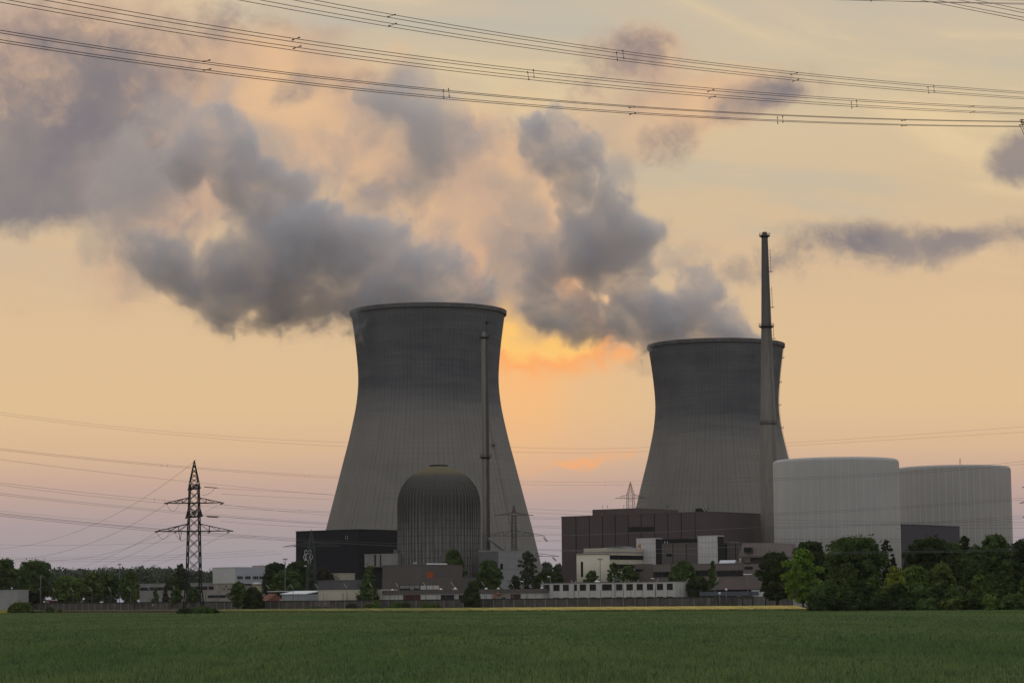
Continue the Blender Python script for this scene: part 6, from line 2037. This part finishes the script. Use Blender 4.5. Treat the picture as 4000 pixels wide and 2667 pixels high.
def lorry(label, px, Y, L, h, mat, cabside=-1):
    c = at(px, 2345, Y)
    b = Vector((c.x, c.y, 0))
    r = empty('box_lorry', b, label, 'lorry', 'vehicles parked behind the left wall')
    d, e = Vector((0.97, -0.24, 0)), Vector((0.24, 0.97, 0))
    m = MB(); m.box(b - d * L / 2 + Vector((0, 0, 1.1)), d * L, e * 2.5, Vector((0, 0, h - 1.1))); m.build('cargo_box', mat, r)
    o = b + d * (L / 2 + 0.15) * cabside - (d * 1.9 if cabside < 0 else Vector((0, 0, 0)))
    m = MB(); m.prism([(o + d * x + e * y).to_2d() for x, y in ((0, 0.1), (1.9, 0.1), (1.9, 2.4), (0, 2.4))], 0.6, h * 0.78, [(o + d * x + e * y).to_2d() for x, y in ((0.2, 0.2), (1.8, 0.2), (1.8, 2.3), (0.2, 2.3))]); m.build('cab', M_TRUCKW, r)
    m = MB(); m.box(o + d * 0.3 - e * 0.02 + Vector((0, 0, h * 0.48)), d * 1.2, e * 0.2, Vector((0, 0, h * 0.2))); m.build('side_window', M_GLASS, r)
    for x in (-L * 0.38, L * 0.3, (L / 2 + 1.0) * cabside):
        q = b + d * x + e * 0.1
        m = MB(); m.bar(q + Vector((0, 0, 0.5)), q + e * 0.35 + Vector((0, 0, 0.5)), 0.5, 0.5, 14); m.build('wheel', M_TYRE, r)
    return r


def container(label, px, Y, L, h, mat):
    c = at(px, 2345, Y)
    b = Vector((c.x, c.y, 0))
    r = empty('shipping_container', b, label, 'container', 'vehicles parked behind the left wall')
    d, e = Vector((0.95, -0.31, 0)), Vector((0.31, 0.95, 0))
    m = MB(); m.box(b, d * L, e * 2.4, Vector((0, 0, h)))
    k = 0.2
    while k < L - 0.2:
        m.box(b + d * k - e * 0.05 + Vector((0, 0, 0.15)), d * 0.14, e * 0.1, Vector((0, 0, h - 0.3))); k += 0.3
    m.build('body', mat, r)
    m = MB(); m.box(b + d * (L - 0.01) + e * 0.1 + Vector((0, 0, 0.1)), d * 0.06, e * 2.2, Vector((0, 0, h - 0.2))); m.build('door', mat, r)
    return r


lorry('white box lorry half hidden behind the largest left tree', 128, 1012, 4.6, 4.6, M_TRUCKW, 1)
lorry('white lorry with its cab to the left, left of the red containers', 185, 1010, 2.6, 4.7, M_TRUCKW, -1)
container('red container on the left, behind the wall below the light green tree', 193, 1000, 2.2, 4.3, M_TRUCKR)
container('red container on the right, behind the wall below the light green tree', 261, 1000, 2.1, 4.25, M_TRUCKR)
lorry('small pale lorry right of the red containers', 320, 1008, 2.4, 4.5, M_GREYWHITE, -1)
lorry('grey van like lorry below the garage canopy', 1092, 935, 2.2, 3.9, M_GREYWHITE, -1)

c = at(1965, 2345, 856); b = Vector((c.x, c.y, 0))
r_ = empty('excavator', b, 'orange excavator with folded boom above the wall', 'excavator')
d, e = GA, GB
m = MB()
for s in (-1.2, 0.8):
    m.box(b - d * 1.8 + e * s, d * 3.8, e * 0.55, Vector((0, 0, 0.85)))
m.build('tracks', M_TYRE, r_)
m = MB(); m.prism([(b + d * x + e * y).to_2d() for x, y in ((-0.6, -1.2), (2.4, -1.2), (2.4, 1.3), (-0.6, 1.3))], 0.9, 2.3); m.build('superstructure', M_ORANGE, r_)
m = MB(); m.prism([(b + d * x + e * y).to_2d() for x, y in ((0.0, -1.2), (1.5, -1.2), (1.5, -0.1), (0.0, -0.1))], 2.3, 3.9, [(b + d * x + e * y).to_2d() for x, y in ((0.2, -1.1), (1.4, -1.1), (1.4, -0.2), (0.2, -0.2))]); m.build('cab', M_STEEL, r_)
P = [at(1990, 2334, 856), at(1976, 2322, 856), at(1950, 2319, 856), at(1935, 2321, 856), at(1931, 2336, 856)]
m = MB()
m.bar(P[0], P[1], 0.42, 0.5); m.bar(P[1], P[2], 0.5, 0.36); m.bar(P[2], P[3], 0.36, 0.4); m.build('boom', M_ORANGE, r_)
m = MB(); m.bar(P[3], P[4], 0.34, 0.26); m.build('dipper_arm', M_ORANGE, r_)
m = MB(); q = P[4]; m.prism([(q + d * x + e * y).to_2d() for x, y in ((-0.5, -0.5), (0.5, -0.5), (0.5, 0.5), (-0.5, 0.5))], q.z - 1.0, q.z, [(q + d * x + e * y).to_2d() for x, y in ((-0.3, -0.4), (0.3, -0.4), (0.3, 0.4), (-0.3, 0.4))]); m.build('bucket', M_STEEL, r_)
m = MB(); m.bar(at(1942, 2315.5, 855), at(1950, 2317, 855), 0.12); m.build('hydraulic_cylinder', M_WHITE, r_)
p0, p1 = at(1998, 2335, 856), at(2010, 2330, 856)


# ------------------------------------------------------------------ evening haze
m = MB()
m.box((-2600, -40, -1.0), (5200, 0, 0), (0, 2500, 0), (0, 0, 420))
hz = bpy.data.materials.new('evening_haze'); hz.use_nodes = True
t = hz.node_tree; t.nodes.clear(); M = NT(t)
v = M.n('ShaderNodeVolumePrincipled'); v.inputs['Color'].default_value = (0.86, 0.88, 0.95, 1); v.inputs['Density'].default_value = 0.000018; v.inputs['Anisotropy'].default_value = 0.3
t.links.new(v.outputs[0], M.n('ShaderNodeOutputMaterial').inputs['Volume'])
tag(m.build('haze', hz), 'thin evening haze over the plain', kind='stuff')
